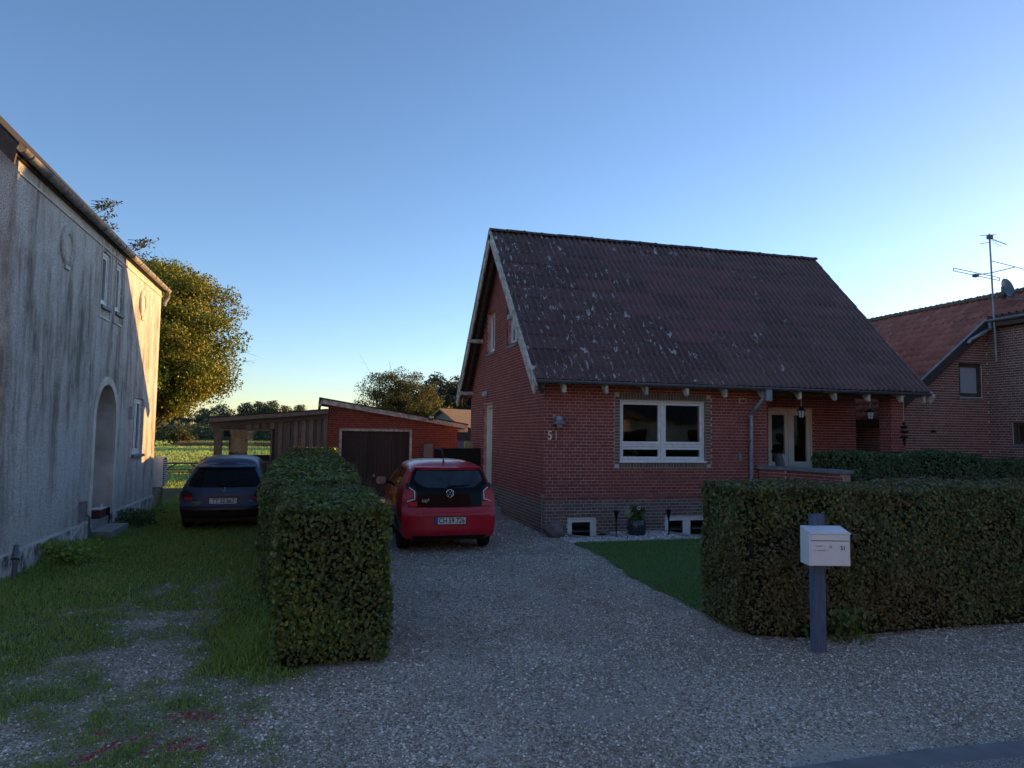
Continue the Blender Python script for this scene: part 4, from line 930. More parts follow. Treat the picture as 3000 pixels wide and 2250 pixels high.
t = MB(); t.hexa([(-2.6,22.5,1.78),(-1.95,22.5,1.66),(-1.95,23.0,1.66),(-2.6,23.0,1.80),(-2.6,22.5,1.94),(-2.3,22.5,1.94),(-2.3,23.0,1.94),(-2.6,23.0,1.94)]); o = t.build('folded_parasol', M['dark'], None); tag(o, 'dark folded parasol stored high inside the shed window', 'parasol')

# ================================================================ RIGHT NEIGHBOUR
NB = thing('brick_neighbour_house', 'brown red brick house with red tiled roof beyond the porch', 'house', (14.3, 15.2, 0))
EX, EZn, SLP, RXn = 13.90, 2.47, .77, 18.45
nz = lambda x: EZn+(x-EX)*SLP
NW0, X2, NYB, NY0 = 14.30, 17.69, 23.3, 6.5  # unseen front of wing lengthened to shade the yard; rear cut short for sun
mN = lambda u, n, z: (u, 15.2-n, z)
mN2 = lambda u, n, z: (X2-n, u, z)
mN3 = lambda u, n, z: (NW0-n, u, z)
NWIN = (16.69, 17.50, 3.10, 4.02); SWIN = (14.0, 14.56, 1.85, 2.42)
t = MB(); us = [NW0+.25, NWIN[0], NWIN[1], X2+.25]
for a, b in zip(us[:-1], us[1:]):
    c = nz(a)-.12; d = nz(b)-.12
    if a == NWIN[0]:
        t.box(a, b, 15.2, 15.45, -.1, NWIN[2]); lo = NWIN[3]
    else: lo = -.1
    t.hexa([mN(a,-.25,lo),mN(b,-.25,lo),mN(b,0,lo),mN(a,0,lo),mN(a,-.25,c),mN(b,-.25,d),mN(b,0,d),mN(a,0,c)])
t.build('wall', M['mortarnb'], NB)
t = MB(); slab(t, NY0, 15.199, -.1, 5.15, [SWIN], mN2, -.25, 0); slab(t, 15.2, NYB, -.1, 2.55, [], mN3, -.25, 0); t.box(X2+.25, 22, NY0, NY0+.25, -.1, 5.1); t.box(NW0, 22, NYB-.25, NYB, -.1, 2.6); t.prism([(NW0,NYB-.2,2.6),(RXn,NYB-.2,nz(RXn)-.1),(22.6,NYB-.2,2.6)], (0,.15,0)); t.prism([(X2+.2,NY0,5.0),(RXn,NY0,nz(RXn)-.1),(19.2,NY0,5.0)],(0,.2,0)); t.build('side_wall', M['mortarnb'], NB)
BN = Bricks()
BN.wall(mN, 'x', NW0, X2, 0, 5.2, [NWIN], 'bricknb', top=lambda u: nz(u)-.10)
BN.wall(mN2, 'y', 12.8, 15.19, 0, 5.12, [SWIN], 'bricknb'); BN.wall(mN3, 'y', 15.2, 19, 0, 2.42, [], 'bricknb'); BN.flush(NB, 280)
win_unit(NB, mN, *NWIN, .05, M['rafter'], .06, sash=.04, sill=.04); win_unit(NB, mN2, *SWIN, .05, M['rafter'], .05, sash=.03, sill=.03)
t = MB(); t.box(16.72, 17.48, 15.30, 15.31, 3.12, 4.0); t.build('blind', M['mailbox'], NB)
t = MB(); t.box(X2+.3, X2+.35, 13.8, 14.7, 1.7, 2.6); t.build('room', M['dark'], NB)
# roof deck + tiles
t = MB()
for y0, y1, xa in ((15.0, NYB+.2, EX), (NY0-.2, 15.0, 17.42)):
    t.hexa([(xa,y0,nz(xa)-.08),(RXn,y0,nz(RXn)-.08),(RXn,y1,nz(RXn)-.08),(xa,y1,nz(xa)-.08),(xa,y0,nz(xa)-.03),(RXn,y0,nz(RXn)-.03),(RXn,y1,nz(RXn)-.03),(xa,y1,nz(xa)-.03)])
t.hexa([(RXn,NY0-.2,nz(RXn)-.08),(23.0,NY0-.2,2.5),(23.0,NYB+.2,2.5),(RXn,NYB+.2,nz(RXn)-.08),(RXn,NY0-.2,nz(RXn)-.03),(23.0,NY0-.2,2.55),(23.0,NYB+.2,2.55),(RXn,NYB+.2,nz(RXn)-.03)])
t.build('roof_deck', M['rafter'], NB)
TW, TL = .205, .335
rl = math.hypot(1, SLP); tl_x = TL/rl
tm = MB(); cols = [0, .2, .45, .62, .74, .86, .96, 1.0]; pf = [.004, 0, 0, .012, .040, .052, .038, .012]
for c_, p_ in zip(cols, pf):
    tm.v += [(-.012, c_*TW, p_+.002), (-.012, c_*TW, p_+.030), (TL*1.05, c_*TW, p_+.006)]
tm.f = [(3*i+j, 3*i+3+j, 3*i+4+j, 3*i+1+j) for i in range(7) for j in range(2)]
tme = bpy.data.meshes.new('roof_tile'); tme.from_pydata(tm.v, [], tm.f); tme.materials.append(M['tile']); tme.shade_smooth()
trot = Matrix(((1/rl, 0, -SLP/rl), (0, 1, 0), (SLP/rl, 0, 1/rl)))
pos_t = []
nrow = int((RXn-EX)/tl_x)
for r_ in range(nrow+1):
    x = EX-.03+r_*tl_x
    ya = 14.98 if x < 17.40 else 12.6
    y = ya
    while y < 21.6:
        pos_t.append((x, y, nz(x)-.02)); y += TW
pos_t.sort(key=lambda p: p[0]**2+p[1]**2+(p[2]-2)**2 + (60 if (p[0] > 17.4 and p[1] < 14) else 0) + (400 if p[1] > 19.6 else 0))
big = MB(); tv = [trot @ Vector(v) for v in tm.v]
for i, p in enumerate(pos_t):
    if i < 300:
        o = bpy.data.objects.new('roof_tile', tme); COL.objects.link(o); o.parent = NB; o.matrix_parent_inverse = wm(NB).inverted(); o.location = p; o.rotation_euler = trot.to_euler()
    else: big.add([v+Vector(p) for v in tv], tm.f)
stuff(big.build('roof_tiles', M['tile'], NB, True, fix=False))
for i in range(30):
    y = 12.6+i*.34; t = MB(); q = [(RXn-.13*math.cos(math.pi*a/6), y_, nz(RXn)+.0+.11*math.sin(math.pi*a/6)*s_) for y_, s_ in ((y, 1.25), (y+.36, 1.0)) for a in range(7)]
    t.add(q, [(a, a+1, a+8, a+7) for a in range(6)]+[tuple(range(7)), tuple(range(7, 14))]); t.build('ridge_tile', M['ridgetile'], NB)
t = MB(); a, b = EX-.05, 17.42
t.hexa([(a,14.955,nz(a)-.30),(b,14.955,nz(b)-.30),(b,14.99,nz(b)-.30),(a,14.99,nz(a)-.30),(a,14.955,nz(a)-.0),(b,14.955,nz(b)-.0),(b,14.99,nz(b)-.0),(a,14.99,nz(a)-.0)]); t.build('verge_board', M['darkwood'], NB)
t = MB(); t.hexa([(a,14.94,nz(a)-.0),(b,14.94,nz(b)-.0),(b,15.0,nz(b)-.0),(a,15.0,nz(a)-.0),(a,14.94,nz(a)+.035),(b,14.94,nz(b)+.035),(b,15.0,nz(b)+.035),(a,15.0,nz(a)+.035)]); t.build('verge_flashing', M['lzinc'], NB)
t = MB(); t.box(EX+.02, NW0, 15.0, NYB, 2.26, 2.40); t.build('eave_fascia', M['rafter'], NB)
t = MB(); t.box(17.44, X2, NY0, 15.19, 4.98, 5.10); t.build('eave_fascia', M['rafter'], NB)
t = MB(); gutter(t, (17.40,NY0,5.20), (17.40,14.93,5.17), .07, (1,0,0)); t.path([(17.40,14.85,5.10),(17.40,14.85,4.98),(17.36,14.80,4.92),(16.75,14.86,4.60),(16.66,14.86,4.50)], .045, 10); t.build('gutter', M['lzinc'], NB, True)
for y in (15.06,):
    for x in (15.72, 15.80):
        t = MB(); t.lathe([(0,.03),(.035,.03),(.04,0)], (x,15.19,2.16), 10, 'y'); 
        for q in range(len(t.v)): t.v[q] = (t.v[q][0], 15.2-(t.v[q][1]-15.19)-.005, t.v[q][2])
        t.build('vent', M['black'], NB)
# aerial mast and dish
AM = thing('aerial_mast', 'tall grey aerial mast with crossed dipole antennas on the neighbour wall', 'antenna', (17.45,14.75,4))
t = MB(); t.tube((17.47,14.75,4.05),(17.38,14.75,7.5),.028,.022,8); t.build('mast', M['lzinc'], AM)
for z in (4.25, 5.0): 
    t = MB(); t.tube((17.45,14.75,z),(17.69,14.80,z),.012); t.build('wall_bracket', M['lzinc'], AM)
DP = [(16.29,14.9,6.44),(17.50,14.6,6.20)]
t = MB(); a, b = Vector(DP[0]), Vector(DP[1]); up_ = Vector((0,0,.075)); t.path([a, a+up_, b+up_, b, a], .010, 5); t.build('folded_dipole', M['zinc'], AM)
t = MB(); t.path([(16.85,14.75,6.33),(17.42,14.75,6.44),(18.25,14.75,6.66)], .012, 5); t.box(16.80,16.92,14.7,14.8,6.28,6.36); t.build('boom', M['zinc'], AM)
t = MB(); t.path([(17.44,14.8,6.78),(18.25,14.75,6.66),(19.0,14.7,6.52)], .010, 5); t.build('director', M['zinc'], AM)
t = MB(); t.path([(17.05,14.75,7.42),(17.60,14.75,7.50)], .008, 5); t.path([(17.05,14.75,7.20),(17.40,14.75,7.27)], .008, 5); t.path([(17.38,14.75,7.38),(17.78,14.6,7.20)], .012, 5)
for i in range(6): q = i/6; t.path([(17.42+.06*i-.07,14.75,7.36-.03*i-.03),(17.42+.06*i+.07,14.75,7.36-.03*i+.01)], .007, 4)
t.box(17.33,17.45,14.70,14.80,7.36,7.46); t.build('top_antenna', M['zinc'], AM)
SD = thing('satellite_dish', 'grey satellite dish mounted beside the aerial mast', 'dish', (17.6,14.6,5.9))
t = MB(); t.lathe([(0,.0),(.12,.012),(.24,.05),(.34,.10),(.345,.09),(.24,.04),(.12,.002),(0,-.012)], (0,0,0), 22, 'x'); o = t.build('reflector', M['zinc'], SD, True, local=True); o.rotation_euler = (0, R(-12), R(-80)); o.location = (.08,0,.08); o.scale = (.8,.8,.8)
t = MB(); t.path([(.1,-.05,-.2),(.62,-.42,-.22)], .012, 6); t.build('feed_arm', M['lzinc'], SD, local=True)
t = MB(); t.tube((.58,-.40,-.24),(.64,-.46,-.06),.045,.03,8); t.build('receiver', M['white'], SD, local=True)
t = MB(); t.box(-.22,.08,-.03,.03,-.16,-.10); t.box(-.02,.06,-.04,.04,-.2,.15); t.build('bracket', M['zinc'], SD, local=True)

# ================================================================ HOUSES ACROSS THE STREET (one mirrored in the windows, two shaped for the light)
OP = thing('offscreen_house', 'pale house with dark corrugated roof across the street, mirrored in the windows', 'house', (24,-13,0))
t = MB(); t.box(11,37,-20,-13,-.1,2.9); t.build('wall', M['smoothstucco'], OP)
for s_ in (1,-1):
    t = MB()
    for i in range(121):
        x = 10.6+26.8*i/120; h = .03*(i % 2)
        for q in (0,1): t.v.append((x, -16.5+s_*4.1*(1-q), 2.8+4.3*q+h))
    t.f = [(2*i, 2*i+1, 2*i+3, 2*i+2) for i in range(120)]; o = t.build('roof', M['roof'], OP); o.color = (.05,.04,.038,.3)
mO = lambda u, n, z: (u, -13+n, z)
for x in (13, 18.3, 22.6, 27, 31.5): 
    t = MB(); t.box(x,x+1.4,-12.99,-12.95,1.0,2.2); t.build('window', M['carglass'], OP)
t = MB(); t.prism([(21,-14,4.2),(23.4,-14,4.2),(23.4,-14,5.5),(22.2,-14,6.1),(21,-14,5.5)], (0,-2,0)); t.build('dormer', M['cream'], OP)
O_BOUNCE = thing('offscreen_house', 'unseen long white house across the street, shaped to bounce warm sun onto the yard', 'house', (-10,-9.5,0))  # unseen; made tall, white and near to throw warm bounce light
t = MB(); t.box(-32,10,-18,-9.5,-.1,6.0); t.build('wall', M['white'], O_BOUNCE)
t = MB(); t.prism([(-32.4,-18.4,5.9),(-32.4,-9.1,5.9),(-32.4,-13.75,9.8)], (42.8,0,0)); t.build('roof', M['tile'], O_BOUNCE)
for z in (1.0, 3.8):
    for x in (-28, -22, -16, -10, -4, 2, 7): t = MB(); t.box(x,x+1.4,-9.49,-9.45,z,z+1.3); t.build('window', M['carglass'], O_BOUNCE)
O_SHADE = thing('offscreen_house', 'unseen tall brick house added across the street to keep sun off the mirrored house', 'house', (49,-11,0))  # unseen; added to block the sun from the mirrored house front
t = MB(); t.box(44,56,-18,-4,-.1,5.5); t.build('wall', M['bricknb'], O_SHADE)
t = MB(); t.prism([(43.6,-18.3,5.4),(43.6,-3.7,5.4),(43.6,-11,11)], (12.8,0,0)); t.build('roof', M['tile'], O_SHADE)
for z in (.9, 3.4):
    for y in (-15, -11, -7.5): t = MB(); t.box(43.95,43.99,y,y+1.3,z,z+1.3); t.build('window', M['carglass'], O_SHADE)
# ================================================================ FAR HOUSE between garage and gable
FH = thing('far_grey_house', 'far house with straw coloured sunlit roof behind the garage end', 'house', (10.4,47,0))
t = MB(); t.box(-3,3,-2,2,-.1,2.2); t.prism([(-3,-2,2.2),(-3,2,2.2),(-3,0,3.35)], (6,0,0)); t.build('wall', M['zinc'], FH, local=True)
for s_ in (-1, 1):
    t = MB(); q = lambda x, d: (x, s_*2.3*(1-d), 2.08+1.32*d)
    t.hexa([q(-3.3,0),q(3.3,0),q(3.3,1),q(-3.3,1)]+[(a,b,c+.09) for a,b,c in (q(-3.3,0),q(3.3,0),q(3.3,1),q(-3.3,1))]); t.build('roof', M['straw'], FH, local=True)
t = MB(); t.box(.4,.9,-1.7,-1.3,2.5,2.75); t.build('roof_window', M['white'], FH, local=True)
FH.rotation_euler = (0, 0, R(33))
FS = thing('far_low_shed', 'far dark shed with pale verge seen in the gap beside the garage', 'shed', (6.6,36,0))
t = MB(); t.box(5.6,8.8,35,38,-.1,1.75); t.build('wall', M['zinc'], FS)
t = MB(); t.prism([(5.4,34.9,1.7),(6.7,34.9,2.5),(9.0,34.9,1.6),(9.0,34.9,1.5)], (0,3.3,0)); t.build('roof', M['felt'], FS)
# ================================================================ FOLIAGE HELPERS
def unit(a): return a/np.maximum(np.linalg.norm(a, axis=-1, keepdims=True), 1e-9)
def leaf_quads(P, N, L, spread=.8, wr=.62):
    n = len(P); nn = unit(N*.8+rng.normal(size=(n,3))*spread*.6+np.array([0,0,.15]))
    t = unit(np.cross(nn, rng.normal(size=(n,3)))); b = np.cross(nn, t); L = L[:,None]; w = L*wr*.5
    q = np.empty((n,6,3))
    q[:,0] = P-t*L*.5; q[:,3] = P+t*L*.5
    q[:,1] = P-t*L*.22-b*w+nn*w*.25; q[:,2] = P+t*L*.2-b*w*.85+nn*w*.25
    q[:,5] = P-t*L*.22+b*w+nn*w*.25; q[:,4] = P+t*L*.2+b*w*.85+nn*w*.25
    k = 6*np.arange(n)[:,None]
    F = np.concatenate([k+np.array([[0,1,2,3]]), k+np.array([[0,3,4,5]])])
    return q.reshape(-1,3), F
def leaf_diamonds(P, N, L, spread=1.0, wr=.7):
    n = len(P); nn = unit(N*.8+rng.normal(size=(n,3))*spread*.6); t = unit(np.cross(nn, rng.normal(size=(n,3)))); b = np.cross(nn, t); L = L[:,None]; w = L*wr*.5
    q = np.stack([P-t*L*.5, P-b*w+t*L*.05, P+t*L*.5, P+b*w+t*L*.05], 1)
    return q.reshape(-1,3), 4*np.arange(n)[:,None]+np.array([[0,1,2,3]])
def leaf_proto(L, m):
    t = MB(); w = L*.33
    t.v = [(-L*.5,0,0),(-L*.25,-w*.8,.2*w),(0,-w,.3*w),(L*.25,-w*.7,.22*w),(L*.5,0,-.1*w),(L*.25,w*.7,.22*w),(0,w,.3*w),(-L*.25,w*.8,.2*w),(-L*.25,0,0),(0,0,.03*w),(L*.25,0,0)]
    t.f = [(0,1,8),(1,2,9,8),(2,3,10,9),(3,4,10),(0,8,7),(8,9,6,7),(9,10,5,6),(10,4,5)]
    me = bpy.data.meshes.new('leaf'); me.from_pydata(t.v, [], t.f); me.materials.append(m); return me
def hedge_points(axis, v0, v1, lo, hi, zt, dens, zb=.03, skip=(), inset=.05):
    """lo/hi/zt are functions of the running coordinate v; returns points and outward normals in world axes"""
    P, N = [], []
    L = v1-v0; wmid = float(hi(np.array([(v0+v1)/2]))[0]-lo(np.array([(v0+v1)/2]))[0]); hm = float(zt(np.array([(v0+v1)/2]))[0])
    for face, area in (('lo', L*hm), ('hi', L*hm), ('top', L*wmid), ('a', wmid*hm), ('b', wmid*hm)):
        if face in skip: continue
        n = int(area*dens); v = v0+rng.random(n)*L; z = zb+rng.random(n)**.92*(zt(v)-zb); s = rng.random(n)
        nr = np.zeros((n,3))
        if face == 'lo': x = lo(v); nr[:,0] = -1
        elif face == 'hi': x = hi(v); nr[:,0] = 1
        elif face == 'top': x = lo(v)+s*(hi(v)-lo(v)); z = zt(v); nr[:,2] = 1
        elif face == 'a': v = np.full(n, v0); x = lo(v)+s*(hi(v)-lo(v)); z = zb+rng.random(n)*(zt(v)-zb); nr[:,1] = -1
        else: v = np.full(n, v1); x = lo(v)+s*(hi(v)-lo(v)); z = zb+rng.random(n)*(zt(v)-zb); nr[:,1] = 1
        dtop = np.clip((z-(zt(v)-.13))/.13, 0, 1) if face != 'top' else np.zeros(n)
        if face == 'top':
            e = np.minimum(x-lo(v), hi(v)-x); z = z-.05*np.clip(1-e/.1, 0, 1)**2
        j = (fnoise(v*2.6+nr[:,0]*9, z*2.6+x*1.3, 77, 3)-.5)*.11+rng.normal(size=n)*.014-dtop**2*.04-rng.random(n)*.06
        q = np.stack([x, v, z], -1)+nr*j[:,None]
        g = fnoise(v*3.1+nr[:,0]*7+40, z*3.1+x*2+40, 91, 3)
        kp = rng.random(n) < np.clip(.55+2.4*(g-.36), .40, 1)*(.45+.55*sstep(.04, .28, z) if face != 'top' else 1)
        P.append(q[kp]); N.append(nr[kp])
    P = np.concatenate(P); N = np.concatenate(N)
    if axis == 'x': P = P[:,[1,0,2]]; N = N[:,[1,0,2]]
    return P, N
def hedge_core(axis, v0, v1, lo, hi, zt, m, parent, ins=.09):
    t = MB(); n = max(2, int((v1-v0)/.4)); vs = np.linspace(v0+ins, v1-ins, n)
    for v in vs:
        a = np.array([v]); l, h, z = float(lo(a)[0])+ins, float(hi(a)[0])-ins, float(zt(a)[0])-ins
        for x, zz in ((l, 0), (l, z-.05), (l+.06, z), (h-.06, z), (h, z-.05), (h, 0)): t.v.append((x, v, zz) if axis == 'y' else (v, x, zz))
    for i in range(n-1):
        for j in range(5): t.f.append((6*i+j, 6*i+6+j, 6*i+7+j, 6*i+1+j))
    t.f += [tuple(range(6)), tuple(range(6*n-1, 6*n-7, -1))]
    return t.build('inner_growth', m, parent)
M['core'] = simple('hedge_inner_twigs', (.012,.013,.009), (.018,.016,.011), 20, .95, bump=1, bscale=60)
def twigs(P, N, parent, n, ln=.16, r=.0022, m=None):
    t = MB(); ii = rng.integers(0, len(P), n)
    for i in ii:
        p = Vector(P[i]-N[i]*.05); d = Vector(N[i]*.45+rng.normal(size=3)*.7+np.array([0,0,.35])).normalized()
        t.tube(p, p+d*ln*(.4+rng.random()), r, r*.5, 3, False)
    return stuff(t.build('twigs', m or M['twig'], parent, fix=False))
def big_leaves(parent, P, N, L, m, n=300):
    d = np.linalg.norm(P-CAMP, axis=1)-.25*rng.random(len(P)); ii = np.argsort(d)[:n*3]; ii = rng.choice(ii, n, replace=False)
    protos = [leaf_proto(L*s, m) for s in (.85, 1.0, 1.15)]
    for i in ii:
        o = bpy.data.objects.new('leaf', protos[int(rng.integers(3))]); COL.objects.link(o); o.parent = parent; o.matrix_parent_inverse = wm(parent).inverted()
        o.location = P[i]+N[i]*.015; nn = Vector(N[i]+rng.normal(size=3)*.45)
        q = nn.to_track_quat('Z', 'Y'); o.rotation_mode = 'QUATERNION'; o.rotation_quaternion = q @ Matrix.Rotation(rng.random()*6.28, 3, 'Z').to_quaternion()
A = lambda f: (lambda v: np.asarray(f(v), float)+0*v)

# left hedge between the two yards
LH = thing('clipped_hedge', 'tall narrow green hedge between grassy yard and gravel driveway', 'hedge', (.15, 6.35, 0))
lo1 = A(lambda v: -.30+.03*np.sin(v*3)); hi1 = A(lambda v: .64+.03*np.sin(v*2.2+1)); zt1 = A(lambda v: 1.34+.03*np.sin(v*2.7))
lo2 = A(lambda v: -.58-.10*sstep(9, 12, v)+.05*np.sin(v*1.7)); hi2 = A(lambda v: .57+.05*np.sin(v*1.3)); zt2 = A(lambda v: 1.40+.05*np.sin(v*1.1+.5)-.02*sstep(14, 18, v)+.13*sstep(19.2, 19.7, v))
lo12 = A(lambda v: lo1(v)*(1-sstep(7.9, 9, v))+lo2(v)*sstep(7.9, 9, v)); hi12 = A(lambda v: hi1(v)*(1-sstep(8.2, 8.8, v))+hi2(v)*sstep(8.2, 8.8, v)); zt12 = A(lambda v: zt1(v)-.06*np.exp(-((v-8.6)/.5)**2)+.06*sstep(8.8, 9.6, v))
P, N = hedge_points('y', 6.27, 9.2, lo12, hi12, zt12, 6000, skip=('b',))
Pn, Nn = P, N
V, F = leaf_quads(P, N, .026+.026*rng.random(len(P))**1.4); stuff(np_mesh('foliage', V, F, M['hedge_g'], LH))
twigs(P, N, LH, 1500)
big_leaves(LH, P[(P[:,1] < 6.9)], N[(P[:,1] < 6.9)], .046, M['hedge_g'], 260)
P, N = hedge_points('y', 9.15, 20.6, lo12, hi12, zt2, 2000, skip=('a',))
V, F = leaf_quads(P, N, .055+.03*rng.random(len(P)), 1.0); stuff(np_mesh('foliage', V, F, M['hedge_g'], LH)); twigs(P, N, LH, 500, .22, .003)
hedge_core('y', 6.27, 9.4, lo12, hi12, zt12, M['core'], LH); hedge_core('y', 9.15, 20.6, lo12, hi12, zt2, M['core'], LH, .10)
# right hedge along the pavement, bronze leaved
RH = thing('clipped_hedge', 'long bronze green hedge behind the white mailbox', 'hedge', (5.5, 6.2, 0))
rlo = A(lambda v: 6.05-.03*(v-4)+.03*np.sin(v*2.1)+.30*np.clip(1-(v-4.14)/.3, 0, 1)**2); rhi = A(lambda v: 7.05+.25*sstep(4, 8, v)+.03*np.sin(v*1.8)); rzt = A(lambda v: 1.46+.02*np.sin(v*2.9)-.02*sstep(5, 8, v))
P, N = hedge_points('x', 4.14, 8.6, rlo, rhi, rzt, 6000, skip=('b',))
V, F = leaf_quads(P, N, .025+.027*rng.random(len(P))**1.4); stuff(np_mesh('foliage', V, F, M['hedge_b'], RH)); twigs(P, N, RH, 2600, .18)
fr_ = (P[:,1] < 6.2) & (P[:,0] < 7.4); big_leaves(RH, P[fr_], N[fr_], .046, M['hedge_b'], 280)
P, N = hedge_points('x', 8.6, 16, rlo, rhi, rzt, 700, skip=('a',)); V, F = leaf_quads(P, N, .08+.04*rng.random(len(P))); stuff(np_mesh('foliage', V, F, M['hedge_b'], RH))
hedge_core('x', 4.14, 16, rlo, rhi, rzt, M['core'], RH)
# clipped dark hedges by the terrace
for nm, x0, x1, y0, y1, z, lab in (('clipped_hedge', 10.25, 14.0, 12.2, 13.0, 1.65, 'dark green clipped hedge behind the terrace parapet'), ('clipped_hedge', 14.05, 18.0, 12.3, 13.0, 1.50, 'lower dark green hedge at the right edge by the neighbour wall')):
    o = thing(nm, lab, 'hedge', ((x0+x1)/2, y0, 0)); a = A(lambda v, y0=y0: y0+.04*np.sin(v*2)); b = A(lambda v, y1=y1: y1+0*v); c = A(lambda v, z=z: z+.02*np.sin(v*3))
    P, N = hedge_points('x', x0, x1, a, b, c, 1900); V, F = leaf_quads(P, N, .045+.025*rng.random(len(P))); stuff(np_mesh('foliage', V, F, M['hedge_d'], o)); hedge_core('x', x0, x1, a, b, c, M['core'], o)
# fresh sprout at the foot of the right hedge, leafy weeds by the walls
def weed(name, x, y, h, r, n, m, label, cat, L=.05):
    P = np.stack([x+rng.normal(size=n)*r, y+rng.normal(size=n)*r*.6, np.abs(rng.random(n))**.8*h], -1); N = unit(rng.normal(size=(n,3))+np.array([0,-.8,.5]))
    o = thing(name, label, cat, (x, y, 0)); V, F = leaf_quads(P, N, L*(.7+.6*rng.random(n))); stuff(np_mesh('leaves', V, F, m, o))
    t = MB()
    for i in range(9): t.tube((x+random.uniform(-r,r)*.5, y, -.01), (x+random.uniform(-r,r), y+random.uniform(-r,r)*.5, h*random.uniform(.5,1)), .003, .002, 4)
    t.build('stems', M['twig'], o)
weed('hedge_sprout', 4.98, 5.93, .30, .17, 320, M['sprout'], 'fresh light green shoots at the hedge foot beside the mailbox post', 'shoots', .055)
weed('weed_clump', -3.50, 11.75, .32, .24, 700, M['grass'], 'leafy green weeds at the plinth near the front of the roughcast house', 'weeds', .06)
weed('weed_clump', -3.42, 15.75, .35, .22, 700, M['hedge_d'], 'leafy weeds beside the doorstep of the roughcast house', 'weeds', .06)
weed('garden_shrub', -2.55, 20.2, 1.25, .22, 420, M['hedge_g'], 'bushy shrub tip showing left of the grey car roof', 'shrub', .09)

# ================================================================ TREES
def tree(name, label, x, y, h, crown_c, crown_r, nclump, per, leaf, mat, trunk_r, seed=0, clump=.5, bare=0, group=None, flat=.6, ground=0.):
    rg = np.random.default_rng(seed); o = thing(name, label, 'tree', (x, y, ground), 0, group)
    cz, (rx, ry, rz) = crown_c, crown_r
    d = unit(rg.normal(size=(nclump,3))); rad = rg.random(nclump)**.40
    wob = .82+.36*fnoise(d[:,0]*2+5, d[:,2]*2+d[:,1]*2+5, seed+3, 3)
    C = np.stack([d[:,0]*rx*rad*wob, d[:,1]*ry*rad*wob, cz+d[:,2]*rz*rad*wob], -1)
    # limbs
    t = MB(); top = cz+rz*.75; nodes = [Vector((0,0,0))]; K = 7
    for i in range(K): nodes.append(Vector((rg.normal()*.06*(i+1)*.5, rg.normal()*.06*(i+1)*.5, top*(i+1)/K)))
    for i in range(K): t.tube(nodes[i], nodes[i+1], trunk_r*(1-i/K)**.8+.02, trunk_r*(1-(i+1)/K)**.8+.015, 8, False)
    for q in C:
        v = Vector(q); zf = max(.12*top, v.z-(.35+.5*rg.random())*math.hypot(v.x, v.y)*1.0); k = min(K, max(1, int(zf/top*K))); a = nodes[k]
        m1 = a.lerp(v, .5)+Vector((rg.normal()*.12, rg.normal()*.12, .12*(v-a).length)); t.tube(a, m1, trunk_r*.16+.006, trunk_r*.09+.004, 4, False); t.tube(m1, v, trunk_r*.09+.004, .006, 3, False)
        for _ in range(3): t.tube(v, v+Vector(rg.normal(size=3)*clump*.7), .006, .003, 3, False)
    for _ in range(bare):
        i = rg.integers(nclump); v = Vector(C[i]); dd = Vector((v.x, v.y, (v.z-cz)*1.2+.6)).normalized(); e = v+dd*(1.0+rg.random()*1.1); t.tube(v, e, .010, .004, 3, False)
        for _ in range(3): b = v.lerp(e, .5+.4*rg.random()); t.tube(b, b+(dd+Vector(rg.normal(size=3)*.6))*.45, .005, .002, 3, False)
    stuff(t.build('trunk', M['bark'], o, local=True, fix=False))
    o.children[0].pop('kind', None) if 'kind' in o.children[0] else None
    cnt = per*nclump; P = np.repeat(C, per, 0)+unit(rg.normal(size=(cnt,3)))*(rg.random((cnt,1))**.45)*np.array([clump, clump, clump*flat])*1.55; N = unit(rg.normal(size=(cnt,3))*.7+1.5*unit(P-np.array([0,0,cz]))+np.array([0,0,.25]))
    V, F = leaf_diamonds(P, N, leaf*(.75+.65*rg.random(cnt)), 1.0, .8); stuff(np_mesh('crown', V, F, mat, o, local=True))
    return o
tree('autumn_tree', 'broad green and yellow autumn tree lit by low sun behind the roughcast house', -7.5, 34, 10, 5.85, (4.15,3.7,3.75), 620, 310, .092, M['tree1'], .28, 1, .50, 34)
for q in [(-3.2,3.6),(-3.9,2.9),(-5.0,2.7),(-6.0,2.6)]: pass
tree('autumn_tree', 'round thinning autumn tree standing behind the brick garage', 5.7, 52, 7, 3.9, (3.1,3.0,2.85), 260, 110, .095, M['tree2'], .22, 2, .40, 10)
tree('golden_tree', 'small golden tree tip beside the round tree behind garage', 8.6, 53, 5, 3.3, (1.1,1.2,1.3), 45, 70, .13, M['tree1'], .1, 5, .35)
for i, (x, y, h, s) in enumerate(((13.5,84,8.5,3.6),(17.5,86,8.8,4.0),(21.5,88,8.0,3.8),(10.8,90,7.0,3.2))):
    tree('woodland_tree', ['dark tree behind the far house, partly hidden by the gable','tallest dark tree behind the far house by the gable','dark tree mostly hidden behind the brick gable','lower dark tree left of the far house'][i], x, y, h, h*.56, (s,s,h*.46), 150, 130, .22, M['treedark'], .3, 20+i, .65, 0, 'dark trees behind the far house')
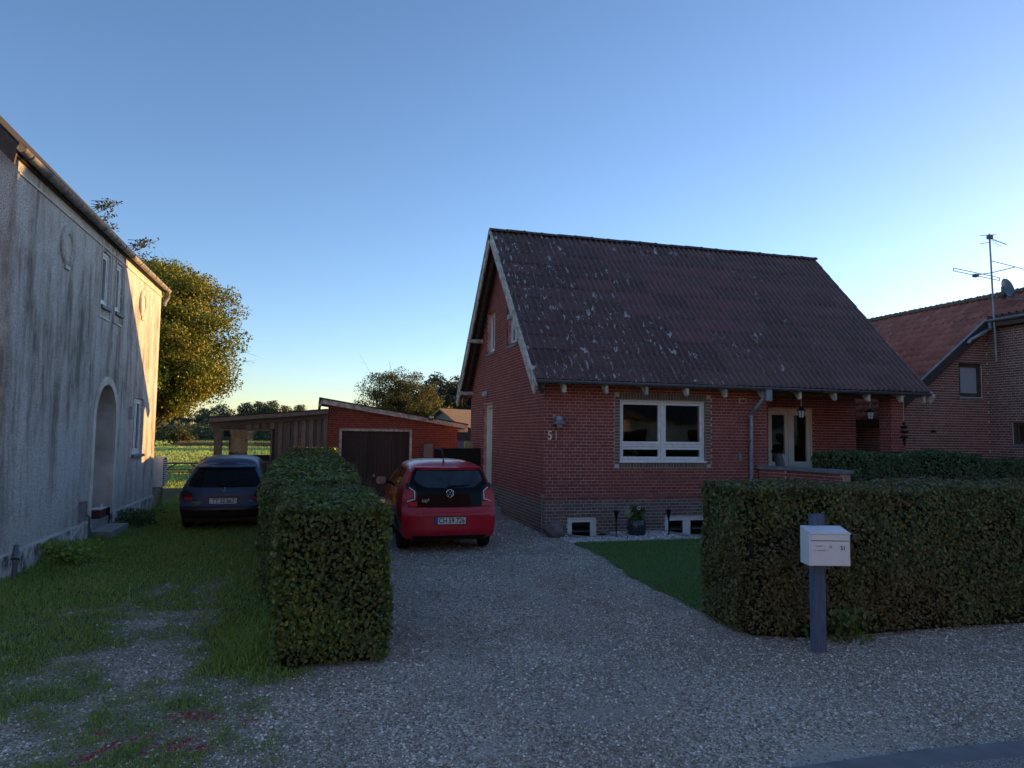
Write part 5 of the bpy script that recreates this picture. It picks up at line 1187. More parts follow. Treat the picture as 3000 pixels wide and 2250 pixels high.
# birch tops showing over the roughcast house roof
for i, (x, y, z, lab) in enumerate(((-5.75,20.2,7.75,'taller leafy birch tip rising over the roughcast house roof'),(-4.95,20.6,6.90,'lower leafy birch tip drooping over the roughcast house roof'))):
    o = thing('birch_tree', lab, 'tree', (x, y, 0)); t = MB(); t.tube((0,0,0),(0,0,z-.3),.09,.03,8,False)
    P = []
    for k in range(13):
        a = Vector((0,0,z-.9+.08*k)); e = a+Vector((.75+.1*math.sin(k*2), .2*math.sin(k*1.7), .25+.35*math.sin(k))) * (.5+.4*((k*7) % 5)/4); t.tube(a, e, .010, .004, 4, False)
        for s_ in range(12): q = a.lerp(e, .3+.7*s_/12); P += [np.array(q)+rng.normal(size=3)*.05 for _ in range(2)]
    P = np.array(P); V, F = leaf_quads(P, unit(rng.normal(size=P.shape)), .05+.03*rng.random(len(P)), 1.0); t.build('trunk', M['twig'], o, local=True, fix=False); stuff(np_mesh('crown', V, F, M['tree2'], o, local=True))
# wood along the far edge of the field: trees one can tell apart, copies of three kinds
kinds = []
for i, (m, sh) in enumerate((('treehaze', (4.2,4.2,3.6)), ('treehaze', (3.4,3.4,4.4)), ('treehaze', (2.3,2.3,5.0)))):
    kinds.append(tree('woodland_tree', 'x', 0, 0, 9, 4.6 if i < 2 else 5.4, sh, 80, 90, .34, M[m], .3, 40+i, .9))
spots = [(-44,150,0,1.0),(-39,146,1,.9),(-34,152,0,1.05),(-29.5,147,1,1.0),(-25.5,150,0,.95),(-21,148,2,.85),(-17.5,150,0,1.12),(-13.5,152,2,1.05),(-11.2,153,2,1.1),(-8.6,152,2,1.12),(-6,154,2,1.0),(-3.4,152,2,1.02),(-.5,153,0,1.0),(3.5,155,1,.95),(8,158,0,1.0),(13,160,2,1.0),(18,160,0,1.1)]
words = ['hidden farthest left', 'second from the left', 'third from the left', 'fourth from the left', 'fifth from the left', 'sixth from the left', 'seventh from the left', 'eighth from the left', 'ninth from the left', 'tenth from the left', 'eleventh from the left', 'twelfth from the left', 'thirteenth from the left', 'fourth from the right', 'third from the right', 'second from the right', 'farthest right']
used = set()
for (x, y, k, s), wd in zip(spots, words):
    o = kinds[k] if k not in used else copy_tree(kinds[k]); used.add(k)
    s *= .68; o.location = (x, y, .2); o.rotation_euler = (0,0,x*1.3); o.scale = (s, s, s*1.02)
    o['label'] = 'distant tree at the far field edge, %s' % wd; o['group'] = 'trees along the far edge of the field'
P = np.stack([-50+75*rng.random(26000), 138+26*rng.random(26000), 3.2*rng.random(26000)**1.3], -1); P[:,2] *= .6+.7*fnoise(P[:,0]*.25+20, P[:,1]*.1, 9, 3)
V, F = leaf_diamonds(P, unit(rng.normal(size=P.shape)), .42+.3*rng.random(len(P)), 1.0, .8); tag(stuff(np_mesh('woodland_undergrowth', V, F, M['treehaze'])), 'dim undergrowth under the trees at the far field edge', 'undergrowth')
for i, (x, y, s) in enumerate(((-28,96,1.5),(-24.5,98,1.1),(-20.8,97,1.5),(-16.6,99,1.0))):
    n = 900; P = rng.normal(size=(n,3))*np.array([s*.8,s*.8,s*.55])+np.array([0,0,s*.8]); o = thing('field_bush', ['leftmost sunlit bush at the field edge under the big tree','second sunlit bush at the field edge','bright sunlit bush in the middle of the field edge','low sunlit bush right of the others at field edge'][i], 'bush', (x,y,0), 0, 'bushes at the field edge')
    V, F = leaf_quads(P, unit(rng.normal(size=P.shape)), .25+.15*rng.random(n), 1.0); stuff(np_mesh('foliage', V, F, M['tree2'], o, local=True)); t = MB(); t.tube((0,0,-.1),(0,0,s),.06,.03,6); t.build('stem', M['bark'], o, local=True)
n = 5000; xx = -16+15*rng.random(n); yy = 93+3*rng.random(n)
blades('reed_strip', xx, yy, .35+.5*rng.random(n), np.full(n,.03), .5, M['straw'], lambda a, b: a*0-.12, 'strip of russet reeds along the far field edge', 'reeds')
n = 2500; xx = -4.6+2.0*rng.random(n)+.3*rng.normal(size=n); yy = 33+3*rng.random(n)
blades('dry_grass', xx, yy, .35+.35*rng.random(n), np.full(n,.012), .4, M['straw'], lambda a, b: a*0-.12, 'pale dry grass tuft at the near edge of the field', 'dry grass')
# picnic table
PT = thing('picnic_table', 'weathered dark picnic table on the grass behind the roughcast house', 'picnic table', (-4.75,29.2,-.05))
for i in range(3):
    t = MB(); t.box(-1.05,1.05,-.3+i*.21,-.11+i*.21,.71,.75); t.build('top_plank', M['darkwood'], PT, local=True)
for s_ in (-1,1):
    t = MB(); t.box(-1.05,1.05,s_*.68-.1,s_*.68+.1,.42,.46); t.build('bench_plank', M['darkwood'], PT, local=True)
    t = MB(); t.tube((s_*.72,-.62,0),(s_*.72,-.2,.71),.04,None,4); t.tube((s_*.72,.62,0),(s_*.72,.2,.71),.04,None,4); t.box(s_*.76,s_*.76+.04,-.75,.75,.36,.42); t.build('trestle', M['darkwood'], PT, local=True)
    t = MB(); t.tube((s_*.70,0,.40),(s_*.25,0,.71),.025,None,4); t.build('brace', M['darkwood'], PT, local=True)
# ================================================================ TEXT
def text(name, body, size, loc, parent, m, rz=0, local=True, extrude=.001, sx=1, align='CENTER'):
    cu = bpy.data.curves.new(name, 'FONT'); cu.body = body; cu.size = size; cu.align_x = align; cu.align_y = 'CENTER'; cu.extrude = extrude; cu.offset = size*.012
    ob = bpy.data.objects.new(name, cu); COL.objects.link(ob); bpy.context.view_layer.update()
    me = bpy.data.meshes.new_from_object(ob.evaluated_get(bpy.context.evaluated_depsgraph_get())); bpy.data.objects.remove(ob)
    me.materials.clear(); me.materials.append(m); me.transform(Matrix.Rotation(R(90), 4, 'X') @ Matrix.Diagonal((sx,1,1,1)))
    o = link(name, me, None, parent, local=local); o.location = loc; o.rotation_euler = (0,0,rz); return o

# ================================================================ CARS (rear towards the camera, local +Y forward)
class Car:
    def __init__(s, root, L, w, H, yr, bulge, z0):
        s.root, s.L, s.bulge, s.z0 = root, L, bulge, z0
        s.w = lambda z: np.interp(z, *zip(*w)); s.H = lambda q: np.interp(q, *zip(*H)); s.yr = lambda z: np.interp(z, *zip(*yr))
        s.plan = lambda q: 1-.10*np.clip((q-.72)/.28, 0, 1)**2.2-.045*np.clip((.16-q)/.16, 0, 1)**2
        s.sec0 = s.section(0)
    def section(s, q):
        H = float(s.H(q)); zs = H-.16 if H > 1.2 else H-.10; p = float(s.plan(q)); pts = [(float(s.w(z))*p, z) for z in np.linspace(s.z0, zs, 16)]
        wz = pts[-1][0]
        for k in range(1, 9):
            a = math.pi/2*k/8; pts.append((wz*math.cos(a)**.55 if k < 8 else 0, zs+(H-zs)*math.sin(a)))
        return pts
    def body(s, m, name='body'):
        t = MB(); qs = [0,.012,.03,.06,.1,.15,.2,.27,.34,.42,.5,.58,.66,.73,.8,.86,.91,.95,.98,1]; rows = []
        for q in qs:
            sec = s.section(q); r = []
            for x, z in sec:
                y = q*s.L+(1-q)**5*float(s.yr(z))-(.35*max(0, z-.5)**1.2+.10*abs(z-.45))*q**8
                r.append((-x, y, z))
            rows.append(r+[(-x, y, z) for x, y, z in r[-2::-1]])
        n = len(rows[0])
        for r in rows: t.v += r
        for i in range(len(rows)-1):
            for j in range(n-1): t.f.append((i*n+j, i*n+j+1, (i+1)*n+j+1, (i+1)*n+j))
        c = np.linspace(-1, 1, 17); b = len(t.v)
        for x, z in s.sec0[:-1]:
            for k in c: t.v.append((x*k, s.surf(x*k, z), z))
        m_ = len(s.sec0)-1
        for i in range(m_-1):
            for j in range(16): t.f.append((b+i*17+j, b+i*17+j+1, b+(i+1)*17+j+1, b+(i+1)*17+j))
        t.f.append(tuple(reversed(range((len(rows)-1)*n, len(rows)*n))))
        me = bpy.data.meshes.new(name); me.from_pydata(t.v, [], t.f)
        bm = bmesh.new(); bm.from_mesh(me); bmesh.ops.remove_doubles(bm, verts=bm.verts, dist=.002); bmesh.ops.recalc_face_normals(bm, faces=bm.faces); bm.to_mesh(me); bm.free()
        me.shade_smooth()
        try: me.set_sharp_from_angle(angle=R(50))
        except Exception: pass
        return link(name, me, m, s.root, local=True)
    def half(s, z): xs, zs = zip(*s.sec0); return float(np.interp(z, zs, xs))
    def surf(s, x, z):
        h = max(s.half(z), .05); return float(s.yr(z))-s.bulge*(1-min(1, abs(x)/h)**3.2)
    def rear(s, name, rows, d, m, parent=None, ncol=10, nrow=12, th=.02):
        rows = sorted(rows); z = np.array([r[0] for r in rows]); a = np.array([r[1] for r in rows]); b = np.array([r[2] for r in rows])
        zz = np.unique(np.concatenate([np.linspace(z[0], z[-1], nrow), z])); t = MB(); g = []
        for q in zz:
            x0, x1 = np.interp(q, z, a), np.interp(q, z, b)
            g.append([(x, s.surf(x, q)-d, q) for x in np.linspace(x0, x1, ncol)])
        return s.grid(name, g, (0, th, 0), m, parent)
    def grid(s, name, g, off, m, parent):
        t = MB(); R_, C_ = len(g), len(g[0])
        for r in g: t.v += r
        for i in range(R_-1):
            for j in range(C_-1): t.f.append((i*C_+j, i*C_+j+1, (i+1)*C_+j+1, (i+1)*C_+j))
        loop = [j for j in range(C_)]+[i*C_+C_-1 for i in range(1, R_)]+[(R_-1)*C_+j for j in range(C_-2, -1, -1)]+[i*C_ for i in range(R_-2, 0, -1)]
        b = len(t.v); t.v += [tuple(np.array(t.v[k])+np.array(off)) for k in loop]; n = len(loop)
        for i in range(n): t.f.append((loop[i], b+i, b+(i+1) % n, loop[(i+1) % n]))
        me = bpy.data.meshes.new(name); me.from_pydata(t.v, [], t.f)
        bm = bmesh.new(); bm.from_mesh(me); bmesh.ops.recalc_face_normals(bm, faces=bm.faces); bm.to_mesh(me); bm.free(); me.shade_smooth()
        try: me.set_sharp_from_angle(angle=R(40))
        except Exception: pass
        return link(name, me, m, parent or s.root, local=True)
    def side(s, name, rows, d, m, sgn=-1, parent=None, ncol=10, nrow=8, th=.02):
        rows = sorted(rows); z = np.array([r[0] for r in rows]); a = np.array([r[1] for r in rows]); b = np.array([r[2] for r in rows]); g = []
        for q in np.unique(np.concatenate([np.linspace(z[0], z[-1], nrow), z])):
            y0, y1 = np.interp(q, z, a), np.interp(q, z, b)
            g.append([(sgn*(s.sidex(y, q)+d), y, q) for y in np.linspace(y0, y1, ncol)])
        return s.grid(name, g, (-sgn*th, 0, 0), m, parent)
    def sidex(s, y, z):
        sec = s.section(min(1, max(0, y/s.L))); xs, zs = zip(*sec); return float(np.interp(z, zs, xs))
    def wheel(s, x, y, r, wd, sgn):
        wn = bpy.data.objects.new('wheel', None); COL.objects.link(wn); wn.parent = s.root; wn.location = (x, y, r)
        t = MB(); p = [(r*.62,-wd/2+.01),(r*.80,-wd/2),(r*.95,-wd/2+.015),(r,-wd/2+.045),(r,wd/2-.045),(r*.95,wd/2-.015),(r*.80,wd/2),(r*.62,wd/2-.01)]
        t.lathe(p, (0,0,0), 28, 'x', True); t.build('tyre', M['rubber'], wn, True, local=True)
        t = MB(); t.lathe([(0,sgn*(wd/2-.02)),(r*.16,sgn*(wd/2-.02)),(r*.2,sgn*(wd/2-.035)),(r*.55,sgn*(wd/2-.045)),(r*.63,sgn*(wd/2-.012)),(r*.63,-sgn*wd*.3)], (0,0,0), 24, 'x')
        for k in range(5):
            a = 2*math.pi*k/5; t.hexa([(sgn*(wd/2-.045)+dx, r*(c*math.cos(a)-e*math.sin(a)), r*(c*math.sin(a)+e*math.cos(a))) for dx in (0, sgn*.02) for c, e in ((.18,-.09),(.58,-.06),(.58,.06),(.18,.09))])
        t.build('rim', M['lzinc'], wn, True, local=True)
    def arch(s, y, r, sgn):
        t = MB(); g = []
        for k in range(17):
            a = -R(12)+ (math.pi+R(24))*k/16; g.append([(sgn*(s.sidex(y+q*math.cos(a), max(s.z0, r*.93+q*math.sin(a)))+.004), y+q*math.cos(a), max(s.z0-.02, r*.93+q*math.sin(a))) for q in (.02, r*.5, r*1.02, r*1.13)])
        s.grid('wheel_arch', g, (-sgn*.03,0,0), M['black'], None)
def plate(car, z, yb, body, euro, par):
    y = car.surf(0, z)-.016+yb
    t = MB(); t.box(-.258,.258,y-.006,y+.012,z-.062,z+.062); h = t.build('plate_holder', M['black'], par, local=True)
    t = MB(); t.box(-.25,.25,y-.011,y-.0065,z-.052,z+.055); p = t.build('number_plate', M['plate'], par, local=True)
    if euro:
        t = MB(); t.box(-.249,-.205,y-.0125,y-.0112,z-.051,z+.054); t.build('plate_band', M['euro'], p, local=True)
    text('plate_lettering', body, .118, (.02 if euro else 0, y-.012, z), p, M['ink'], sx=.80)
    return p
# ---- small red hatchback
RC = thing('red_hatchback', 'small bright red hatchback parked on the gravel driveway, rear towards the viewer', 'car', (2.17, 11.66, 0), R(-.6))
up_ = Car(RC, 3.54, [(.2,.74),(.32,.79),(.5,.815),(.75,.82),(.9,.805),(1.0,.78),(1.15,.715),(1.32,.635),(1.5,.57)],
          [(0,1.40),(.05,1.455),(.15,1.475),(.35,1.49),(.5,1.475),(.58,1.42),(.66,1.22),(.74,1.02),(.8,.96),(.92,.86),(1,.68)],
          [(.2,.10),(.27,.03),(.38,.0),(.62,.005),(.68,.035),(.75,.055),(1.0,.10),(1.15,.17),(1.34,.275),(1.40,.27),(1.48,.33)], .10, .24)
up_.body(M['redpaint'])
HP = up_.rear('hatch_glass', [(.745,-.60,.60),(.80,-.615,.615),(1.08,-.66,.66),(1.13,-.655,.655),(1.34,-.575,.575)], .008, M['carglass'], ncol=18, nrow=16); HP['label'] = 'black glass tailgate'
up_.rear('rear_window', [(1.055,-.36,.36),(1.075,-.44,.44),(1.17,-.565,.565),(1.20,-.57,.57),(1.325,-.52,.52)], .0105, M['carglass2'], HP, 16, 12)
for sg in (-1, 1):
    q = lambda z, a, b: (z, min(sg*a, sg*b), max(sg*a, sg*b))
    TLt = up_.rear('tail_light', [q(.752,.535,.668),q(.80,.53,.69),q(.98,.535,.715),q(1.06,.58,.715),q(1.13,.69,.712)], .016, M['taildark'], ncol=8)
    up_.rear('brake_lens', [q(.757,.54,.665),q(.83,.535,.69)], .019, M['taillens'], TLt, 6, 5)
    up_.rear('lamp_lens', [q(.86,.60,.70),q(.985,.60,.712),q(1.03,.655,.714)], .019, M['taillens'], TLt, 6, 6)
    # bright bracket-shaped light guide
    for a0, z0_, a1, z1_ in ((.578,.87,.578,1.0),(.578,1.0,.66,1.055),(.578,.87,.70,.835)):
        t = MB(); p0 = (sg*a0, up_.surf(sg*a0, z0_)-.021, z0_); p1 = (sg*a1, up_.surf(sg*a1, z1_)-.021, z1_); t.tube(p0, p1, .009, None, 5); t.build('light_guide', M['clearlens'], TLt, local=True)
up_.rear('bumper_band', [(.665,-.70,.70),(.735,-.70,.70)], .004, M['redpaint'], ncol=16, nrow=4)
bp = up_.rear('bumper_panel', [(.335,-.54,.54),(.38,-.66,.66),(.44,-.69,.69),(.60,-.685,.685),(.635,-.66,.66)], .014, M['redpaint'], ncol=18, nrow=12); bp['label'] = 'moulded rear bumper'
t = MB()
rows = [(.42,-.44,.44),(.44,-.46,.46),(.60,-.40,.40)]
up_.rear('plate_recess', rows, .0155, M['redpaint'], bp, 12, 6)
t = MB()
for z_ in (.605,): t.path([(x, up_.surf(x, z_)-.016, z_) for x in np.linspace(-.45,.45,10)], .004, 4)
t.build('recess_edge', M['taildark'], bp, local=True)
plate(up_, .53, -.006, 'CH 59 726', True, RC)
up_.rear('lower_valance', [(.225,-.56,.56),(.285,-.62,.62)], .002, M['black'], ncol=14, nrow=4)
BD = bpy.data.objects.new('badge', None); COL.objects.link(BD); BD.parent = RC; yb = up_.surf(0, .965)-.014; BD.location = (0, yb, .965)
t = MB(); t.lathe([(.056,0),(.062,-.008),(.067,0)], (0,0,0), 28, 'y'); t.build('ring', M['chrome'], BD, True, local=True)
t = MB()
for a, b in (((-.030,.046),(0,-.002)),((0,-.002),(.030,.046)),((-.052,.022),(-.026,-.046)),((-.026,-.046),(0,.004)),((0,.004),(.026,-.046)),((.026,-.046),(.052,.022))): t.tube((a[0],-.004,a[1]),(b[0],-.004,b[1]),.0065,None,5)
t.build('letters', M['chrome'], BD, local=True)
text('model_lettering', 'up!', .085, (-.40, up_.surf(-.40,.855)-.014, .855), RC, M['chrome'], sx=1.2)
t = MB(); t.tube((0,up_.surf(0,1.06)-.02,1.075),(-.02,up_.surf(0,1.06)-.045,1.08),.022); t.tube((-.02,up_.surf(0,1.08)-.035,1.08),(.33,up_.surf(.33,1.09)-.03,1.095),.013,.006,6); t.build('wiper', M['black'], RC, local=True)
t = MB(); t.lathe([(0,0),(.022,0),(.012,.04),(.006,.06)], (-.05,.40,1.452), 8); t.tube((-.05,.40,1.50),(-.05,.27,1.72),.005,.003,5); t.build('roof_antenna', M['black'], RC, local=True)
t = MB(); g = [[(x, up_.surf(x, 1.385)-o_, 1.385+dz) for x in np.linspace(-.56,.56,12)] for o_, dz in ((.0,-.03),(.05,-.022),(.055,-.005),(.0,.012))]
up_.grid('roof_spoiler', g, (0,.02,0), M['redpaint'], None)
for sg in (-1, 1):
    up_.side('side_window', [(.985,1.30,2.28),(1.02,1.28,2.30),(1.34,1.38,1.98),(1.37,1.45,1.88)], .006, M['carglass'], sg, nrow=7)
    up_.side('side_window', [(1.03,.86,1.22),(1.08,.76,1.23),(1.30,.72,1.31),(1.34,.80,1.35)], .006, M['carglass'], sg, nrow=7)
    up_.side('door_seam', [(.30,1.235,1.243),(.98,1.235,1.243)], .003, M['black'], sg, ncol=2)
    up_.side('sill_trim', [(.24,.85,2.55),(.29,.85,2.55)], .006, M['black'], sg, ncol=6, nrow=3)
    t = MB(); t.tube((sg*(up_.sidex(1.42,.86)+.03),1.34,.86),(sg*(up_.sidex(1.5,.86)+.03),1.52,.86),.014,None,6); t.build('door_handle', M['redpaint'], RC, local=True)
    mr = MB(); mr.tube((sg*.78,2.16,1.0),(sg*.88,2.14,1.02),.03,None,6); mr = mr.build('mirror_arm', M['black'], RC, local=True)
    t = MB(); cx_ = sg*.955
    t.add([(cx_+sx*.095, 2.12, 1.045+sz*.075) for sx, sz in ((-1,-.8),(-.6,-1),(.8,-1),(1,-.5),(1,.7),(.7,1),(-.7,1),(-1,.6))]+[(cx_+sx*.07, 2.22, 1.045+sz*.06) for sx, sz in ((-1,-.8),(-.6,-1),(.8,-1),(1,-.5),(1,.7),(.7,1),(-.7,1),(-1,.6))], [(i, (i+1) % 8, 8+(i+1) % 8, 8+i) for i in range(8)]+[tuple(range(8)), tuple(range(15,7,-1))]); h_ = t.build('wing_mirror', M['redpaint'], RC, local=True)
    t = MB(); t.add([(cx_+sx*.085, 2.115, 1.045+sz*.065) for sx, sz in ((-1,-.8),(-.6,-1),(.8,-1),(1,-.5),(1,.7),(.7,1),(-.7,1),(-1,.6))], [tuple(range(8))]); t.build('mirror_glass', M['mirror'], h_, local=True)
    for y in (.60, 3.02): up_.arch(y, .285, sg); up_.wheel(sg*.70, y, .285, .175, sg)
t = MB(); t.box(-.70,.70,.25,3.3,.17,.26); t.box(.35,.62,.15,.5,.2,.3); t.build('underbody', M['black'], RC, local=True)
t = MB(); t.box(-.6,.6,.05,.12,.20,.25); t.build('rear_valance', M['black'], RC, local=True)

def gap(car, pts, parent):
    t = MB(); t.path([(x, car.surf(x, z)-.002, z) for x, z in pts], .0045, 4); t.build('panel_gap', M['ink'], parent, local=True)
gap(up_, [(-.70,.738),(-.35,.738),(0,.738),(.35,.738),(.70,.738)], RC)
gap(up_, [(-.73,.655),(-.4,.655),(0,.655),(.4,.655),(.73,.655)], RC)
for sg in (-1, 1): gap(up_, [(sg*.585,1.355),(sg*.672,1.14)], RC)
gap(up_, [(-.57,.62),(-.64,.57),(-.66,.48),(-.62,.40),(-.52,.355),(0,.33),(.52,.355),(.62,.40),(.66,.48),(.64,.57),(.57,.62)], RC)
# ---- dark blue-grey hatchback on the grass
PC = thing('grey_hatchback', 'older dark blue grey hatchback parked on the grass, partly behind the hedge', 'car', (-1.68, 14.92, 0), R(.4))
pg = Car(PC, 3.83, [(.2,.76),(.32,.80),(.5,.825),(.7,.826),(.82,.80),(.95,.745),(1.1,.665),(1.28,.58),(1.45,.52)],
         [(0,1.30),(.05,1.37),(.12,1.40),(.3,1.43),(.45,1.425),(.55,1.36),(.63,1.17),(.72,.97),(.8,.92),(.92,.82),(1,.65)],
         [(.2,.12),(.3,.03),(.42,.0),(.49,.02),(.52,.07),(.70,.10),(.84,.15),(1.0,.27),(1.2,.46),(1.26,.50),(1.40,.56)], .11, .26)
pg.body(M['greypaint'])
pg.rear('rear_window', [(.845,-.56,.56),(.875,-.66,.66),(1.0,-.635,.635),(1.19,-.52,.52)], .008, M['carglass'], ncol=18, nrow=14)
pg.rear('bumper', [(.27,-.70,.70),(.32,-.755,.755),(.46,-.775,.775),(.495,-.77,.77)], .016, M['purplepaint'], ncol=20, nrow=10, th=.05)
pg.rear('bumper_strip', [(.405,-.74,.74),(.425,-.74,.74)], .028, M['purplepaint'], ncol=20, nrow=3)
pg.rear('fog_lamp', [(.375,-.06,.06),(.40,-.10,.10),(.425,-.09,.09)], .034, M['taildark'], ncol=8, nrow=4)
for sg in (-1, 1):
    q = lambda z, a, b: (z, min(sg*a, sg*b), max(sg*a, sg*b))
    pg.rear('bumper_reflector', [q(.300,.40,.60),(lambda r: r)(q(.325,.36,.74)),q(.345,.58,.74)], .026, M['purplepaint'], ncol=8, nrow=4)
    tl = pg.rear('tail_light', [q(.595,.55,.70),q(.64,.55,.765),q(.72,.575,.765),(q(.785,.66,.745))], .014, M['taildark'], ncol=8)
    pg.rear('brake_lens', [q(.605,.555,.71),q(.66,.555,.725)], .017, M['taillens'], tl, 6, 4)
    pg.side('tail_light_wing', [(.60,.08,.20),(.72,.10,.24),(.78,.16,.22)], .006, M['taildark'], sg, nrow=5)
    pg.side('side_window', [(.93,.95,1.85),(.97,.80,1.86),(1.24,.95,1.62),(1.27,1.05,1.55)], .006, M['carglass'], sg)
    pg.side('side_window', [(.92,1.93,2.65),(1.24,1.72,2.10)], .006, M['carglass'], sg)
    for y in (.66, 3.10): pg.arch(y, .285, sg); pg.wheel(sg*.715, y, .285, .175, sg)
for sg in (-1, 1): gap(pg, [(sg*.70,.84),(sg*.66,.80),(sg*.545,.74),(sg*.53,.60),(sg*.50,.515)], PC)
pr = pg.rear('plate_recess', [(.525,-.30,.30),(.56,-.345,.345),(.66,-.37,.37),(.675,-.37,.37)], .006, M['greypaint'], ncol=12, nrow=6)
pg.rear('tailgate_handle', [(.665,-.375,.375),(.685,-.375,.375),(.70,-.33,.33)], .024, M['greypaint'], ncol=12, nrow=4)
plate(pg, .585, .0, 'TT 32 667', False, PC)
t = MB(); g = [[(x, pg.surf(x, z)-o_, z) for x in np.linspace(-.54,.54,12)] for o_, z in ((.0,1.195),(.06,1.215),(.065,1.235),(.0,1.262))]
pg.grid('roof_spoiler', g, (0,.02,0), M['greypaint'], None)
t = MB(); y_ = pg.surf(0,.79)-.012
def seg(a, b, r=.006): t.tube((a[0],y_,.79+a[1]),(b[0],y_,.79+b[1]),r,None,5)
for a, b, r in (((-.005,.03),(.012,-.004),.010),((.012,-.004),(.030,-.034),.007),((.030,-.034),(.042,-.034),.005),((.008,-.002),(-.014,-.032),.006),((-.014,-.032),(-.028,-.034),.005),((-.002,.018),(-.030,.012),.005),((-.030,.012),(-.036,.020),.005),((-.002,.028),(-.032,.034),.005),((.0,.036),(.014,.042),.009),((.014,.042),(.022,.036),.006),((.018,.002),(.034,.010),.004),((.034,.010),(.036,.028),.004)): seg(a, b, r)
t.build('badge', M['chrome'], PC, local=True)
text('maker_lettering', 'PEUGEOT', .038, (-.47, pg.surf(-.47,.56)-.012, .56), PC, M['chrome'], sx=1.2)
text('model_lettering', 'OK', .045, (-.47, pg.surf(-.47,.515)-.012, .522), PC, M['chrome'], sx=1.3)
text('model_lettering', '206', .04, (.50, pg.surf(.50,.575)-.012, .575), PC, M['chrome'], sx=1.3)
t = MB(); t.tube((0,pg.surf(0,.87)-.02,.88),(.0,pg.surf(0,.87)-.04,.885),.02); t.tube((-.08,pg.surf(0,.88)-.03,.885),(.42,pg.surf(.42,1.02)-.02,1.02),.016,.007,6); t.build('wiper', M['black'], PC, local=True)
t = MB(); t.box(-.72,.72,.2,3.5,.16,.27); t.tube((-.42,.0,.235),(-.42,.3,.24),.03); t.build('underbody', M['black'], PC, local=True)

# ================================================================ MAILBOX
MX = thing('mailbox', 'white enamel mailbox numbered 51 on a blue grey timber post', 'mailbox', (4.55, 5.68, 0))
t = MB(); t.box(4.475,4.540,5.665,5.735,-.05,1.25); t.box(4.541,4.600,5.670,5.73,-.05,1.252); t.build('post', M['post'], MX)
rz_ = R(-15); mm = lambda x, y, z: (4.535+x*math.cos(rz_)-y*math.sin(rz_), 5.64+x*math.sin(rz_)+y*math.cos(rz_), z)
def mbx(t, x0, x1, y0, y1, z0, z1, zb=None):
    zb = z1 if zb is None else zb
    return t.hexa([mm(x0,y0,z0),mm(x1,y0,z0),mm(x1,y1,z0),mm(x0,y1,z0),mm(x0,y0,z1),mm(x1,y0,z1),mm(x1,y1,zb),mm(x0,y1,zb)])
t = MB(); mbx(t, -.185, .185, -.17, .02, .815, 1.112, 1.150); t.build('box', M['mailbox'], MX)
t = MB(); mbx(t, -.17, .178, -.182, -.171, .823, 1.035); d = t.build('door', M['mailbox'], MX)
t = MB(); mbx(t, -.17, .178, -.186, -.171, 1.043, 1.095); t.build('letter_flap', M['mailbox'], MX)
t = MB(); mbx(t, -.185, .186, -.190, -.171, 1.098, 1.113); t.build('hood', M['mailbox'], MX)
t = MB(); mbx(t, -.166, .174, -.1745, -.1712, 1.036, 1.042); t.build('gap', M['ink'], MX)
t = MB(); t.lathe([(0,-.008),(.011,-.008),(.0125,0)], (0,0,0), 14, 'y'); t.v = [mm(v[0]+.005, v[1]-.182, v[2]+.985) for v in t.v]; t.build('lock', M['steel'], d)
for x0, x1, z0, z1 in ((-.145,-.045,.985,1.001),(-.162,-.012,.945,.963)):
    t = MB(); mbx(t, x0, x1, -.1835, -.1822, z0, z1); lb = t.build('name_strip', M['plate'], d)
    t = MB(); 
    for k in range(7): u = x0+.025+k*(x1-x0-.05)/7; mbx(t, u, u+.007, -.1842, -.1836, z0+.005, z0+.010)
    t.build('faint_print', M['grey_plate'], lb)
tx = text('number_lettering', '51', .055, mm(.115,-.1836,.975), d, M['ink'], rz=rz_, local=False, sx=.85)

# ================================================================ FITTINGS ON HOUSE 51 AND ITS BED
for ch, x in (('5', 4.535), ('1', 4.665)):
    o = text('house_number', ch, .25, (x, YF-.035, 1.925), None, M['cream'] if ch == '5' else M['lampglass'], local=False, extrude=.008, sx=.85)
    tag(o, 'pale metal digit %s on brick wall near the house corner' % ('five' if ch == '5' else 'one, greyer than its neighbour'), 'house number')
WL = thing('wall_lantern', 'grey metal wall lantern above the house number', 'lamp', (4.70,YF,2.17))
t = MB(); t.lathe([(0,0),(.05,0),(.05,-.02),(0,-.02)], (4.64,YF-.012,2.30), 14, 'y'); t.tube((4.64,YF-.03,2.30),(4.70,YF-.13,2.30),.022); t.tube((4.70,YF-.13,2.32),(4.70,YF-.13,2.24),.06,.07,12); t.build('arm', M['lzinc'], WL)
t = MB(); t.lathe([(.045,.05),(.06,.04),(.135,-.03),(.14,-.035),(.05,-.02),(.0,-.0)], (4.70,YF-.145,2.20), 16); t.build('shade', M['lzinc'], WL, True)
t = MB(); t.lathe([(.0,-.10),(.055,-.10),(.06,-.02)], (4.70,YF-.145,2.19), 12); t.build('glass', M['lampglass'], WL, True)
GLm = thing('wall_lamp', 'small round glass lamp above the white side door', 'lamp', (XG-.1,18.55,3.0))
t = MB(); t.lathe([(0,0),(.10,0),(.10,-.03),(.0,-.03)], (XG-.01,18.55,3.0), 14, 'x'); t.build('base', M['lzinc'], GLm, True)
t = MB(); t.lathe([(.09,-.03),(.085,-.08),(.05,-.13),(0,-.14)], (XG-.01,18.55,3.0), 14, 'x'); t.build('globe', M['lampglass'], GLm, True)
t = MB(); t.box(8.83,8.90,YF-.05,YF-.008,1.44,1.60); o = t.build('door_chime_box', M['grey_plate'], None); tag(o, 'small grey box on brick wall left of the downpipe', 'wall box')
t = MB(); 
